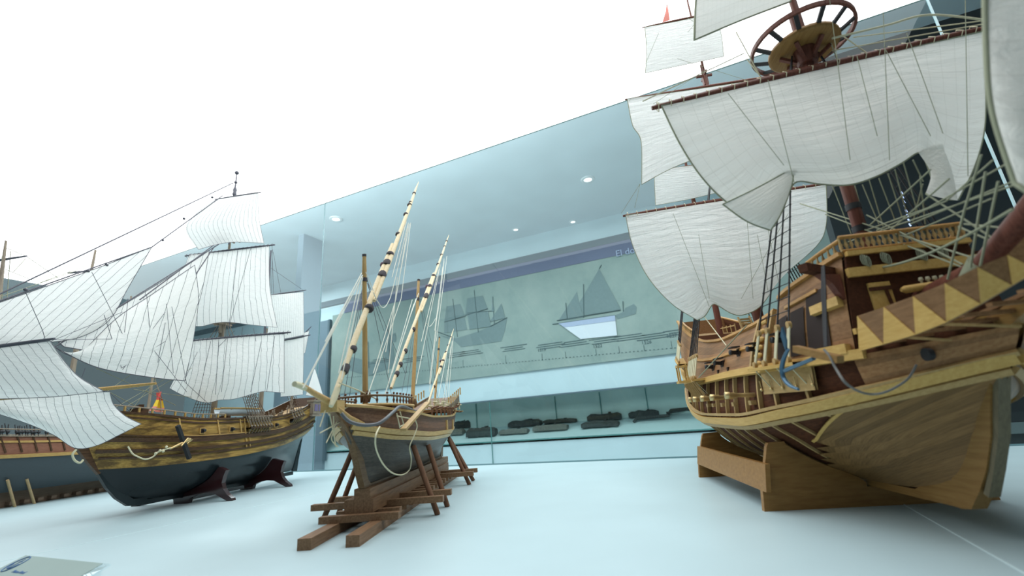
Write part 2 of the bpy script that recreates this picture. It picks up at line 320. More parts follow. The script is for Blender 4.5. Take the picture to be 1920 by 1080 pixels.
def hull_strip(mb,h,path,w,d,off=0.,sides=(1,-1)):
    for sd in sides:
        mb.sweep([h.p(s,v,off,sd) for s,v in path],[hull_normal(h,s,v,sd) for s,v in path],w,d)
    return mb
def along(v,s0,s1,n=36): return [(lerp(s0,s1,i/n),v(lerp(s0,s1,i/n)) if callable(v) else v) for i in range(n+1)]
def deck(mb,h,s0,s1,v,n=24,inset=-.006,camber=.006,dz=0.):
    P=[]
    for i in range(n+1):
        s=lerp(s0,s1,i/n); x,y,z=h.p(s,v,inset); P.append([(x,y*q,z+dz+camber*(1-q*q)) for q in (-1,-.5,0,.5,1)])
    return mb.grid(P,smooth=False)
def rope(parent,pts,r,mat,name='rope',sag=0.,n=10):
    """a single line between points, with sag"""
    pts=[Vector(p) for p in pts]
    if len(pts)==2: pts=[pts[0].lerp(pts[1],i/n)-Vector((0,0,sag*4*(i/n)*(1-i/n))) for i in range(n+1)] if sag else pts
    elif len(pts)>2: pts=smooth(pts,6)
    return MB().tube(pts,r,5).build(name,mat,parent)
def smooth(pts,k=6):
    out=[];m=len(pts)
    for i in range(m-1):
        p0,p1,p2,p3=pts[max(i-1,0)],pts[i],pts[i+1],pts[min(i+2,m-1)]
        for j in range(k):
            t=j/k; out.append(.5*((2*p1)+(-p0+p2)*t+(2*p0-5*p1+4*p2-p3)*t*t+(-p0+3*p1-3*p2+p3)*t**3))
    out.append(pts[-1]); return out
def poly_at(pts):
    """arc-length parametrised smooth pixel polyline"""
    P=smooth([Vector((*p,0)) for p in pts],8) if len(pts)>2 else [Vector((*p,0)) for p in pts]
    L=[0]
    for a,b in zip(P,P[1:]): L.append(L[-1]+(b-a).length)
    def fn(t):
        q=t*L[-1]
        for i in range(len(L)-1):
            if q<=L[i+1]+1e-9:
                k=(q-L[i])/max(1e-9,L[i+1]-L[i]); return P[i].lerp(P[i+1],k)
        return P[-1]
    return fn
def sail(parent,mat,fr,plane,x0,T,B,L=None,Rr=None,bulge=.03,nu=36,nv=26,edge=None,edger=.002,footb=.5,wr=.0,name='sail',seed=0,along_dir=None):
    """canvas measured by its four edges, set at its own distance on the ship and bellied out by bulge"""
    L=L or [T[0],B[0]]; Rr=Rr or [T[-1],B[-1]]
    t,b,l,r=poly_at(T),poly_at(B),poly_at(L),poly_at(Rr)
    t0,t1,b0,b1=t(0),t(1),b(0),b(1); P=[]; Q=[]; rnd=random.Random(seed)
    ph=[rnd.uniform(0,6.28) for _ in range(8)]
    for i in range(nu+1):
        u=i/nu; row=[]
        for j in range(nv+1):
            v=j/nv
            q=t(u)*(1-v)+b(u)*v+l(v)*(1-u)+r(v)*u-(t0*(1-u)*(1-v)+t1*u*(1-v)+b0*(1-u)*v+b1*u*v)
            Q.append((q.x,q.y)); d=bulge*(math.sin(math.pi*u)**.7)*(math.sin(math.pi*min(1,v*lerp(1,.62,footb)))**.8 if 0<v else 0)
            d+=wr*math.sin(math.pi*u)*v*(math.sin(9*u+ph[0]+3*v)+.6*math.sin(17*u+ph[1]-5*v)+.5*math.sin(7*v+ph[2]+4*u))
            row.append(fr.ax(q.x,q.y,x0+d) if plane=='x' else fr.ay(q.x,q.y,x0+d))
        P.append(row)
    g=MB()
    if along_dir:                                   # cloths sewn parallel to the leech
        w=[x*along_dir[1]-y*along_dir[0] for x,y in Q]; a0,a1=min(w),max(w); it=iter(w); g.grid(P)
        us=[((k-a0)/(a1-a0),(i%(nv+1))/nv) for i,k in enumerate(w)]; g.uv=[[us[k] for k in f] for f in g.f]
    else: g.grid(P)
    o=g.build(name,mat,parent)
    if edge:
        ring=[P[i][0] for i in range(nu+1)]+[P[nu][j] for j in range(1,nv+1)]+[P[i][nv] for i in range(nu-1,-1,-1)]+[P[0][j] for j in range(nv-1,-1,-1)]
        MB().tube(ring,edger,4,cap=False).build('bolt_rope',edge,o)
    return o,P

# ------------------------------------------------------------------ the display case
Y_G,Z_C,X_L=2.932,2.445,-7.87
struct('floor',MB().box((-2.6,1.33,-.03),(10.6,3.25,.06)),M['floor'])
for k,x in enumerate((-4.305,-1.972,.362)):
    struct('trim_%d'%(k+1),MB().box((x,1.33,.0004),(.0035,3.2,.0012)),M['seam'])
struct('ceiling',MB().add([(X_L,.03,Z_C),(1.48,.03,Z_C),(1.48,2.93,Z_C),(X_L,2.93,Z_C)],[(3,2,1,0)]),M['panel'])
struct('trim_20',MB().box((-3.2,1.48,Z_C+.035),(9.36,2.9,.06)),M['lighttrim'])    # the lid of the light box
for k,(a,b) in enumerate(((X_L,-3.203),(-3.195,1.470),(1.480,3.6))):
    struct('window_%d'%(k+1),MB().box(((a+b)/2,Y_G+.003,Z_C/2),(b-a,.006,Z_C)),M['glass'])
struct('window_4',MB().box((X_L,1.5,Z_C/2),(.006,2.85,Z_C)),M['glass'])
struct('trim_4',MB().box((-3.199,Y_G+.003,Z_C/2),(.008,.007,Z_C)),M['seamglass'])
struct('trim_5',MB().box((1.475,Y_G+.003,Z_C/2),(.010,.008,Z_C)),M['edgelit'])  # pale colour paints in the light caught by this glass edge
struct('trim_6',MB().box((-3.2,Y_G+.004,Z_C+.003),(9.36,.012,.008)),M['edge'])
struct('trim_7',MB().box((-2.1,Y_G+.004,.004),(11.4,.012,.008)),M['seamglass'])
struct('trim_8',MB().box((X_L,1.48,Z_C+.003),(.012,2.9,.008)),M['edge'])
struct('window_5',MB().box((-2.6,-.12,Z_C/2),(10.6,.008,Z_C)),M['front'])
struct('wall_front',MB().box((-2.6,1.33,-.49),(10.6,3.22,.86)),M['wall'])       # the plinth the case stands on

# ------------------------------------------------------------------ the gallery behind the glass
YW=7.0; ZC=3.40
struct('floor',MB().box((-4,3.5,-.95),(30,16,.06)),M['gfloor'])
struct('ceiling',MB().box((-4,5.3,ZC+.05),(26,5.2,.1)),M['gceil'])
struct('wall_back',MB().box((-2.5,YW+.10,2.012),(19,.2,2.776)).box((-2.5,YW+.10,-.477),(19,.2,.886)),M['wall'])
struct('trim_9',MB().box((-2.5,YW-.02,2.972),(19,.05,.115)),M['slate'])  # dark strip painted for the shade in the soffit gap
struct('wall_niche',MB().box((-2.5,YW+.55,.3),(19,.06,.75)),M['teal'])
sb=MB(); sb.add([(-12,YW-.0,-.032),(7,YW-.0,-.032),(7,YW+.52,.19),(-12,YW+.52,.19),(-12,YW,-.07),(7,YW,-.07),(7,YW+.52,-.07),(-12,YW+.52,-.07)],[(0,1,2,3),(4,7,6,5),(0,4,5,1),(1,5,6,2),(2,6,7,3),(3,7,4,0)])
struct('trim_10',sb,M['shelf'])
struct('trim_11',MB().box((-2.5,YW-.012,.624),(19,.03,.022)),M['slate'])
struct('trim_12',MB().box((-2.5,YW-.012,-.034),(19,.03,.018)),M['edge'])
struct('window_6',MB().box((-2.5,YW-.006,.295),(19,.008,.64)),glass('niche_glass',(.97,.99,.985)))
for k,px in enumerate((918,)):
    p=meet(px,760,(0,YW-.015,0),(0,1,0)); struct('trim_%d'%(13+k),MB().box((p.x,YW-.015,.12),(.012,.012,1.02)),M['edge'])
for k,px in enumerate((892,1041,1126,1214)):
    p=meet(px,760,(0,YW+.5,0),(0,1,0)); struct('trim_%d'%(14+k),MB().box((p.x,YW+.51,.4),(.014,.014,.44)),M['edge'])
# partition end standing out from the left, dark opening beside the poster
p0=meet(570,438,(0,0,ZC),(0,0,1)); p1=meet(608,452,(p0.x,0,0),(1,0,0))
struct('wall_left',MB().box((p0.x-.06,(p0.y+p1.y)/2,1.2),(.12,abs(p1.y-p0.y),ZC*2-2.0)),plain('partition_blue_grey',(.33,.41,.47),.8))
q0=meet(520,690,(0,YW-.03,0),(0,1,0)); q1=meet(614,690,(0,YW-.03,0),(0,1,0))
struct('door_1',MB().box(((q0.x+q1.x)/2,YW-.03,.85),(q1.x-q0.x,.06,3.5)),plain('dark_doorway',(.17,.235,.28),.7))
q=meet(617,640,(0,YW-.06,0),(0,1,0)); struct('trim_18',MB().box((q.x,YW-.06,1.2),(.05,.06,2.8)),M['slate'])
# dark end wall on the right with its caption strip
d0=meet(1553,400,(0,4.6,0),(0,1,0))
struct('wall_right',MB().box(((d0.x+6)/2,4.7,1.25),(6-d0.x,.2,4.3)),M['charcoal'])
c0=meet(1893,803,(0,4.58,0),(0,1,0)); 
struct('trim_19',MB().box((c0.x+.9,4.58,c0.z),(1.9,.03,.075)),plain('caption_strip',(.16,.2,.2),.6))

# poster with its printed ships and time line
def wp(x,y,d=0.): return meet(x,y,(0,YW-.03-d,0),(0,1,0))
post=thing('poster','long sea-green wall poster of printed sailing ships behind the glass','poster',(-1.0,YW-.02,1.86))
PO=Vector((-1.0,YW-.02,1.86))
def flat(pts,d,th=.004):
    mb=MB(); P=[wp(*p,d)-PO for p in pts]; mb.prism([(q.x,q.z) for q in P],(0,P[0].y,0),(1,0,0),(0,0,1),(0,-1,0),th); return mb
xl=wp(622,640).x; xr=2.6
MB().box(((xl+xr)/2-PO.x,0,(2.687+1.037)/2-PO.z),(xr-xl,.02,1.65)).build('paper_panel',M['poster'],post)
MB().box((( -6.9+xr)/2-PO.x,-.004,(2.687+2.915)/2-PO.z),(xr+6.9,.028,.228)).build('header_band',M['purple'],post,label='violet header band')
def text(s,name,loc,size,mat,parent,rot=(R(90),0,0),ext=.001):
    c=bpy.data.curves.new(name,'FONT'); c.body=s; c.size=size; c.extrude=ext; o=bpy.data.objects.new(name,c); COL.objects.link(o)
    dg=bpy.context.evaluated_depsgraph_get(); me=bpy.data.meshes.new_from_object(o.evaluated_get(dg)); COL.objects.unlink(o); bpy.data.objects.remove(o)
    m=bpy.data.objects.new(name,me); COL.objects.link(m); me.materials.append(mat); m.location=loc; m.rotation_euler=rot; m.parent=parent; return m
q=wp(1155,480,.0)-PO; text('El dominio','header_text',(q.x,-.03,q.z-.02),.15,M['paleviolet'],post)
def print_ship(shapes,fine,nm='ship_print_and_reflection'):
    mb=MB()
    for k,s in enumerate(shapes):
        P=[wp(*p,.0)-PO for p in s]; mb.prism([(q.x,q.z) for q in P],(0,-.013-.0015*k,0),(1,0,0),(0,0,1),(0,-1,0),.003)
    o=mb.build(nm,M['ink2'],post)
    f=MB()
    for a,b in fine:
        A,Bp=wp(*a)-PO,wp(*b)-PO; A.y=Bp.y=-.02; f.tube([A,Bp],.006,4)
    f.build('print_line',M['ink'],o); return o
def Z7(x,y): return (800+x/3.6,440+y/3.6)
print_ship([[Z7(*p) for p in q] for q in (
 [(90,680),(200,700),(345,655),(430,620),(545,560),(530,640),(505,720),(235,760),(190,720)],
 [(120,590),(135,485),(228,468),(258,545)],[(120,590),(258,560),(275,640),(120,665)],[(262,545),(275,430),(380,412),(412,498)],[(275,530),(415,515),(435,620),(290,640)],[(428,588),(506,465),(532,565)],[(440,520),(447,440),(460,515)])],
 [(Z7(322,375),Z7(350,660)),(Z7(178,435),Z7(210,690)),(Z7(447,420),Z7(458,610)),(Z7(60,650),Z7(170,690)),(Z7(120,590),Z7(265,550)),(Z7(262,545),Z7(415,500)),(Z7(275,530),Z7(440,515)),(Z7(545,560),Z7(430,620))])
print_ship([[Z7(*p) for p in q] for q in (
 [(1270,545),(1330,520),(1340,495),(1400,468),(1418,490),(1412,535),(1290,570)],[(890,582),(1015,385),(1030,460),(1060,560)],[(1030,460),(1165,232),(1312,505),(1060,545)])],
 [(Z7(940,460),Z7(950,570)),(Z7(1060,335),Z7(1062,560)),(Z7(1165,232),Z7(1180,205)),(Z7(850,605),Z7(1270,545)),(Z7(1325,450),Z7(1328,520)),(Z7(880,580),Z7(1310,510))])
print_ship([[(640,690),(690,705),(735,690),(742,672),(700,680),(655,668)],[(716,640),(724,612),(738,650),(740,672),(722,676)],[(733,628),(742,624),(743,640),(734,642)]],[((728,600),(731,672)),((690,640),(692,690))])
o=flat([Z7(900,605),Z7(1270,548),Z7(1285,680),Z7(1040,705)],.013); o.build('ship_print_and_reflection',M['reflectwhite'],post); flat([Z7(890,600),Z7(1270,545),Z7(1275,580),Z7(930,625)],.018).build('ship_print_and_reflection',M['paleviolet'],post)  # white and violet patches paint a reflection over the poster, not print
tl=MB()
A,Bq=wp(650,708)-PO,wp(1290,650)-PO
for i in range(110):
    t=i/109; p=A.lerp(Bq,t); tl.box((p.x,-.014,p.z),(.022,.004,.009))
ticks=[(700,690),(762,688),(840,680),(868,676),(948,668),(1016,664),(1060,660),(1117,655),(1160,650),(1207,648),(1258,640)]
for k,(x,y) in enumerate(ticks):
    a=wp(x,y)-PO; t=(a.x-A.x)/(Bq.x-A.x); zb=lerp(A.z,Bq.z,t)
    for j in range(7): tl.box((a.x,-.014,lerp(zb,a.z,j/6)),(.007,.004,.012))
    for j in range(3): tl.box((a.x+.16,-.014,a.z+.085+j*.034),(.5-.08*((j+k)%3),.004,.010))
tl.build('time_line',M['ink'],post)
for s,x,y in (('1519',1008,660),('1522',1112,653),('1526',1203,646),('1537',1250,634)):
    a=wp(x,y)-PO; text(s,'year_text',(a.x,-.016,a.z+.0),.075,M['ink'],post)

# downlights set in the gallery ceiling
for k,(x,y,lb) in enumerate(((630,410,'round recessed downlight left, just right of the glass seam'),(1102,336,'round recessed downlight nearest the big white sails'),(967,430,'small bright downlight above the printed three-master'),(1090,434,'small downlight close to the wall above the violet band'))):
    p=meet(x,y,(0,0,ZC),(0,0,1)); r=.075
    if k>1: p.y=min(p.y,YW-.15); r=.05
    t=thing('downlight',lb,'ceiling light',(p.x,p.y,ZC))
    MB().lathe((0,0,-.012),(0,0,1),[(0,r*1.05),(.0,r*1.25),(.012,r*1.3)],20).build('trim_ring',M['lighttrim'],t)
    MB().lathe((0,0,-.014),(0,0,1),[(0,r*.2),(.003,r)],20).build('lens',M['downlight'],t)

ls_a,ls_b=meet(1690,362,(0,4.575,0),(0,1,0)),meet(1712,448,(0,4.575,0),(0,1,0))
t=thing('light_strip','dotted blue-white light strip on the dark wall behind the big hull','light',(ls_a.x,4.58,ls_a.z))
for k in range(11):
    p=ls_a.lerp(ls_b,k/10)-ls_a; MB().bar(p+Vector((0,-.006,.012)),p+Vector((.006,-.006,-.012)),.009,.008).build('led',M['led'],t)
# old timber finds lying on the sloping shelf
def sl(x,y):
    n=Vector((0,-.222,.52)).normalized(); return meet(x,y,(0,YW,-.032),n)
relics=[ # centre px, length px, height px, label, kind
 (868,798,30,15,'stubby black timber block at the left end of the shelf, behind the three-masted hull',0),
 (904,812,50,18,'longest black timber at the left of the shelf, crossed by the glass joint',0),
 (858,811,22,12,'small dark timber stub right behind the stern of the small model',1),
 (985,795,56,13,'black two-piece timber lying at the back of the shelf left of centre',0),
 (964,810,50,10,'grey weathered flat timber in front of the two-piece timber',1),
 (1051,790,58,8,'thin black boat-shaped timber under the middle thread',0),
 (1033,803,60,12,'grey and brown weathered timber in front of the boat-shaped one',1),
 (1134,783,60,14,'black timber with a paler right end at the back of the shelf',0),
 (1126,796,66,13,'wide black timber lying in front below the one with the paler end',0),
 (1208,777,54,13,'clean-cut black block hung under the right-hand thread',0),
 (1222,788,66,5,'thin bent black rod with a hooked left end',2),
 (1278,773,50,7,'long black bar at the right end with splayed struts below',3)]
for k,(x,y,l,h,lb,kd) in enumerate(relics):
    c=sl(x,y+h*.35); a=sl(x-l/2,y+h*.35); b=sl(x+l/2,y+h*.35); L=(b-a).length; hh=h*(c-CO).length/950
    t=thing('timber_find',lb,'relic',(c.x,c.y-.0,c.z+.004),0,'timber finds on the niche shelf')
    mb=MB(); rn=random.Random(k)
    if kd<2:
        n=9; P=[]
        for i in range(n+1):
            u=i/n; hz=hh*(.82+.18*rn.random())*(.72 if i in(0,n) else 1); wy=.07*(.85+.3*rn.random())
            x_=(u-.5)*L; P.append([(x_,-wy,0),(x_,-wy,hz*.8),(x_,-wy*.6,hz),(x_,wy*.6,hz),(x_,wy,hz*.8),(x_,wy,0),(x_,-wy,0)])
        mb.grid(P,smooth=False); mb.add(P[0][:6],[(0,1,2,3,4,5)]); mb.add(P[-1][:6],[(5,4,3,2,1,0)])
        mb.build('timber',M['relic2' if kd==1 else 'relic'],t)
        MB().box((L*.17,0,hh*.98),(L*.05,.11,hh*.16)).build('notch',M['relic'],t)
    else:
        mb.tube([(-L/2,-.03,.0),(-L/2+.05,0,.05),(L/2,.0,.06)],[.02,.028,.024],8).build('bar',M['relic'],t)
        if kd==3:
            for s in(-1,1): MB().tube([(L*.2,0,.05),(L*.2+s*.28,-.12,.02)],.02,6).build('strut',M['relic'],t)

# ------------------------------------------------------------------ the big galleon on the right
G=Frame(.306,1.544,-73.5)
GAL=Hull(zk=[(0,.075),(.25,.058),(.8,.058),(1,.070)],
 zw=[(0,.36),(.2,.275),(.45,.232),(.65,.230),(.8,.255),(.9,.283),(1,.325)],
 zr=[(0,.50),(.2,.40),(.3,.372),(.45,.368),(.62,.365),(.75,.360),(.85,.357),(.9,.357),(1,.37)],
 zt=[(0,.76),(.2,.63),(.3,.575),(.42,.525),(.55,.50),(.68,.497),(.75,.505),(.765,.51),(.78,.535),(.85,.56),(.9,.578),(1,.60)],
 B=[(0,.004),(.06,.06),(.13,.13),(.22,.185),(.32,.223),(.42,.255),(.5,.270),(.62,.262),(.8,.235),(1,.19)],
 xa=[(0,-1.12),(.25,-1.15),(.5,-1.2),(1,-1.3)],xf=[(0,.33),(.25,.41),(.4,.47),(.5,.52),(.75,.55),(1,.55)],
 sm=.55,pb=[(0,1.6),(.3,2.3),(.5,3.2),(1,4)],ps=[(0,1.5),(.5,2.2),(1,2.2)],tr=[(0,.1),(.35,.2),(.5,.55),(1,.6)])
gal=thing('galleon_model','large walnut and maple galleon model with open ribs and square sails on the right','model ship',G.o,G.rz)
SB=.895   # upper works end at the beakhead bulkhead
def smoothall(o): return o
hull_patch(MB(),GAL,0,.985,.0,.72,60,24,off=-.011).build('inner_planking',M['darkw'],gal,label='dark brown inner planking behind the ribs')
# keel, stem and knee of the head
mb=MB(); mb.box((-.43,0,.0575),(1.48,.022,.017))
stem=[(.305,.049),(.328,.052),(.362,.088),(.395,.13),(.43,.19),(.455,.25),(.478,.3),(.50,.335),(.545,.37),(.60,.395),(.66,.42),(.74,.445)]
back=[(.16,.058),(.20,.075),(.30,.10),(.345,.15),(.40,.2),(.425,.25),(.445,.3),(.455,.345),(.50,.385),(.58,.415),(.66,.437),(.74,.455)]
mb.prism(stem+back[::-1],(0,0,0),(1,0,0),(0,0,1),(0,1,0),.028)
fix_normals(mb.build('keel_and_stem',M['knee'],gal))
mb=MB(); mb.prism([(.365,.085),(.395,.13),(.43,.19),(.455,.25),(.478,.3),(.488,.3),(.466,.25),(.441,.19),(.406,.13),(.374,.08)],(0,0,0),(1,0,0),(0,0,1),(0,1,0),.02)
fix_normals(mb.build('cutwater',M['cutw'],gal))
# ribs
for s in (.03,.09,.165,.24,.31,.38,.455,.53,.595,.645,.70,.748,.795,.858):
    x0=GAL.p(s,.4)[0]; mb=MB()
    for sd in (1,-1):
        pts=[GAL.at(x0,.02+.68*k/24,.0,sd) for k in range(25)]; nr=[-hull_normal(GAL,GAL.s_at(x0,.02+.68*k/24),.02+.68*k/24,sd) for k in range(25)]
        mb.sweep(pts,nr,.0065,.012)
    mb.build('rib',M['rib'],gal)
# planked bow with the stepped after edge
def sbow(v):
    if v>.3: return lerp(.80,.905,((v-.3)/.2)**1.1)
    if v<.12: return .742
    return .795-.26*(.3-v)*.9+.034*(((.3-v)*24)%1)
NB=60
hull_patch(MB(),GAL,sbow,1.,.02,.5,40,NB,off=.004,uvf=lambda u,v:(u,v-.62*u+.12*u*u+1)).build('bow_planking',M['walnutp'],gal)
path=[(sbow(v)+.002,v) for v in [.3+.2*k/14 for k in range(15)]]
for sd in (-1,1): hull_strip(MB(),GAL,path,.007,.004,off=.004,sides=(sd,)).build('plank_end_strip',M['maple'],gal)
hull_patch(MB(),GAL,lambda v:lerp(.905,.893,(v-.5)/.2),1.,.5,.7,26,10,off=.004).build('bow_topside',M['bulw'],gal)
hull_patch(MB(),GAL,.0,.20,.5,.7,14,6,off=.003).build('quarter_planking',M['bulw'],gal)
# wales
for v,w,d,m,n in ((.495,.022,.012,'maple','wale'),(.455,.014,.009,'maple2','wale'),(.525,.008,.012,'maple2','wale')):
    o=MB(); hull_strip(o,GAL,along(v,.0,1.,70),w,d,off=.0); o.build(n,M[m],gal)
o=MB(); hull_strip(o,GAL,along(.7,.0,.905,60),.02,.014); o.build('channel_rail',M['maple'],gal)
# upper works
hull_patch(MB(),GAL,0,SB,.7,1,70,10).build('bulwark',M['bulw'],gal)
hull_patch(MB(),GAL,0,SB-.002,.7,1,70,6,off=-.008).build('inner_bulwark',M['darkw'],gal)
o=MB(); hull_strip(o,GAL,along(1.0,0,.763,50),.010,.012,off=-.004); hull_strip(o,GAL,along(1.0,.78,SB,16),.010,.013,off=-.004); o.build('cap_rail',M['railw'],gal)
o=MB(); hull_strip(o,GAL,along(.86,.28,.765,40),.010,.007); hull_strip(o,GAL,along(.93,.80,.86,10),.008,.006); o.build('sheer_moulding',M['railw'],gal)
for s in (.715,.762): 
    o=MB(); hull_strip(o,GAL,[(s,v) for v in (.7,.78,.86,.94,1.0)],.011,.01); o.build('timber_head',M['maple2'],gal)
# openings and pale blocks in the forecastle side
for s0,s1,v0,v1 in ((.785,.805,.73,.9),(.812,.838,.73,.9),(.842,.872,.72,.93)):
    for sd in (-1,1): hull_patch(MB(),GAL,s0,s1,v0,v1,4,4,off=.003,sides=(sd,)).build('side_opening',M['deckhole'],gal)
for s,v in ((.885,.86),(.885,.72)):
    for sd in (-1,1): hull_strip(MB(),GAL,[(s-.03,v),(s-.015,v),(s+.006,v)],.02,.016,sides=(sd,)).build('fender_block',M['maple'],gal)
# upper-deck guns in their ports, and brass guns run out below
for k,(px,py,sz) in enumerate(((1490,652,1.15),(1424,660,1.),(1381,655,.85),(1345,680,.7),(1333,688,.6))):
    s,v=(.795,.80) if k==0 else ((.722,.82),(.645,.84),(.56,.80),(.50,.79))[k-1]
    p=Vector(GAL.p(s,v,.0,-1))
    g=MB(); g.lathe(p+Vector((.0,.03,0)),(.1,-1,.09),[(0,.009),(.026,.0085),(.03,.007),(.052,.006),(.054,.0078),(.060,.0078),(.061,.004)],10)
    c=g.build('upper_deck_gun',M['black'],gal)
    MB().box(p+Vector((0,.0,-.006)),(.03,.008,.034)).build('port',M['deckhole'],c)
    MB().box(p+Vector((0,-.012,.02)),(.034,.026,.003)).build('port_lid',M['black'],c)
for s in (.455,.50,.56,.625,.70):
    p=Vector(GAL.p(s,.6,0,-1)); g=MB(); g.lathe(p+Vector((0,.05,-.002)),(.06,-1,.06),[(0,.007),(.03,.0068),(.07,.006),(.09,.0058),(.092,.008),(.105,.008),(.107,.010),(.118,.010),(.119,.005)],10)
    c=g.build('brass_gun',M['brass'],gal)
    MB().bar(p+Vector((.0,.04,-.02)),p+Vector((0,-.005,-.02)),.02,.012).build('carriage',M['maple2'],c)
for s,v in ((.755,.73),(.60,.75),(.54,.75)):
    p=Vector(GAL.p(s,v,.001,-1)); MB().box(p,(.012,.006,.012)).build('scupper',M['deckhole'],gal)
# side ladder of turned steps
o=MB()
for j in range(5):
    p=Vector(GAL.p(.742,.735+.045*j,.008,-1)); o.tube([p+Vector((-.017,0,0)),p+Vector((-.012,-.004,0)),p+Vector((.012,-.004,0)),p+Vector((.017,0,0))],[.003,.007,.007,.003],8)
p=Vector(GAL.p(.742,.97,.008,-1)); o.tube([p+Vector((-.017,0,0)),p+Vector((.017,0,0))],.006,8)
o.build('side_steps',M['maple'],gal)
# decks
deck(MB(),GAL,.02,.97,.66,inset=-.02).build('gun_deck',M['fdeck'],gal)
deck(MB(),GAL,.30,.775,.80,inset=-.01).build('waist_deck',M['fdeck'],gal)
deck(MB(),GAL,.765,SB,.985,inset=-.004,n=8).build('forecastle_deck',M['fdeck'],gal)
deck(MB(),GAL,.02,.33,.90,inset=-.01).build('quarterdeck',M['fdeck'],gal)
def bulkhead(name,s,v0,v1,mat,th=.006):
    x=GAL.p(s,(v0+v1)/2)[0]; L=[]; 
    for j in range(9):
        v=lerp(v0,v1,j/8); p=GAL.at(x,v,-.003); L.append((p[1],p[2]))
    poly=L+[(-a,b) for a,b in L[::-1]]
    return fix_normals(MB().prism(poly,(x,0,0),(0,1,0),(0,0,1),(1,0,0),th).build(name,mat,gal))
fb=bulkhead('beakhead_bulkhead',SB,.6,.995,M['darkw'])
bulkhead('forecastle_break',.772,.75,.99,M['darkw']); qb=bulkhead('quarterdeck_bulkhead',.31,.75,1.02,plain('stern_bulkhead_red',(.17,.06,.025),.6))
bulkhead('transom',.0,.45,1.0,M['bulw'],.012)
XB=GAL.p(SB,.8)[0]
for zc,hh,nm in ((.531,.020,'bulkhead_beam'),(.574,.010,'bulkhead_moulding'),(.405,.012,'bulkhead_moulding')):
    w=GAL.at(XB,GAL.v_at(SB,zc))[1]-.002; MB().box((XB+.007,0,zc),(.012,2*w,hh)).build(nm,M['maple'],gal)
d=MB().box((XB+.006,-.076,.457),(.006,.042,.094)).build('bulkhead_door',M['maple'],gal,label='pale tapered door panel in the dark bulkhead')
MB().box((XB+.010,-.076,.49),(.004,.044,.008)).build('hinge_bar',M['darkw'],d); MB().bar((XB+.010,-.062,.415),(XB+.010,-.068,.485),.004,.01,(1,0,0)).build('brace',M['darkw'],d)
mb=MB(); mb.tube([(XB+.03,-.052,.478),(XB+.03,-.045,.478),(XB+.03,.03,.482)],[.004,.008,.008],10); o=mb.build('pin_rail',M['maple'],gal)
for j in range(4): MB().lathe((XB+.03,-.01+.013*j,.484),(0,0,1),[(0,.002),(.008,.002),(.010,.0045),(.016,.003)],8).build('belaying_pin',M['rope2'],o)
for y in (-.09,-.05,.02,.06):
    p=Vector((XB+.012,y,.556)); o=MB()
    for j in range(4): o.tube([p+Vector((.001*j,.0045*math.cos(a)+.0025*j-.004,.012*math.sin(a)-.002*j)) for a in [i*.785 for i in range(9)]],.0011,4,cap=False)
    o.build('rope_coil',M['rope'],gal)
# forecastle railing: rails and turned balusters, around the front and down the side
def railing(pts,hgt,step,name,r=.003):
    o=MB(); pts=[Vector(p) for p in pts]
    up=Vector((0,0,hgt)); o.tube([p+up for p in pts],r*1.6,6); o.tube([p+up*.05 for p in pts],r*1.2,6); b=MB()
    for a,c in zip(pts,pts[1:]):
        n=max(1,int((c-a).length/step))
        for i in range(n+1):
            p=a.lerp(c,i/n); b.lathe(p,(0,0,1),[(0,r*1.2),(hgt*.2,r*.6),(hgt*.45,r*1.5),(hgt*.7,r*.6),(hgt,r*1.2)],6)
    q=o.build(name,M['railw'],gal); b.build('baluster',M['maple2'],q,kind='stuff'); return q
wy=GAL.at(XB,1)[1]
railing([(XB,-wy,.582),(XB,wy,.582)],.033,.011,'forecastle_front_rail')
for sd in(-1,1): railing([GAL.p(s,1,-.004,sd) for s in (.895,.87,.845)],.033,.016,'forecastle_side_rail')
o=MB()
for j in range(9):
    c=Vector((XB-.004,lerp(-wy,wy,(j+.5)/9),.614))
    for k in range(3): o.tube([c+Vector((0,.003*math.cos(a)+.003*k-.003,.010*math.sin(a)-.01-.002*k)) for a in [i*.785 for i in range(9)]],.0011,4,cap=False)
o.build('hung_coils',M['rope'],gal,kind='stuff')
railing([GAL.p(s,1,-.004,-1) for s in (.30,.24,.17,.1)],.03,.02,'quarter_rail')
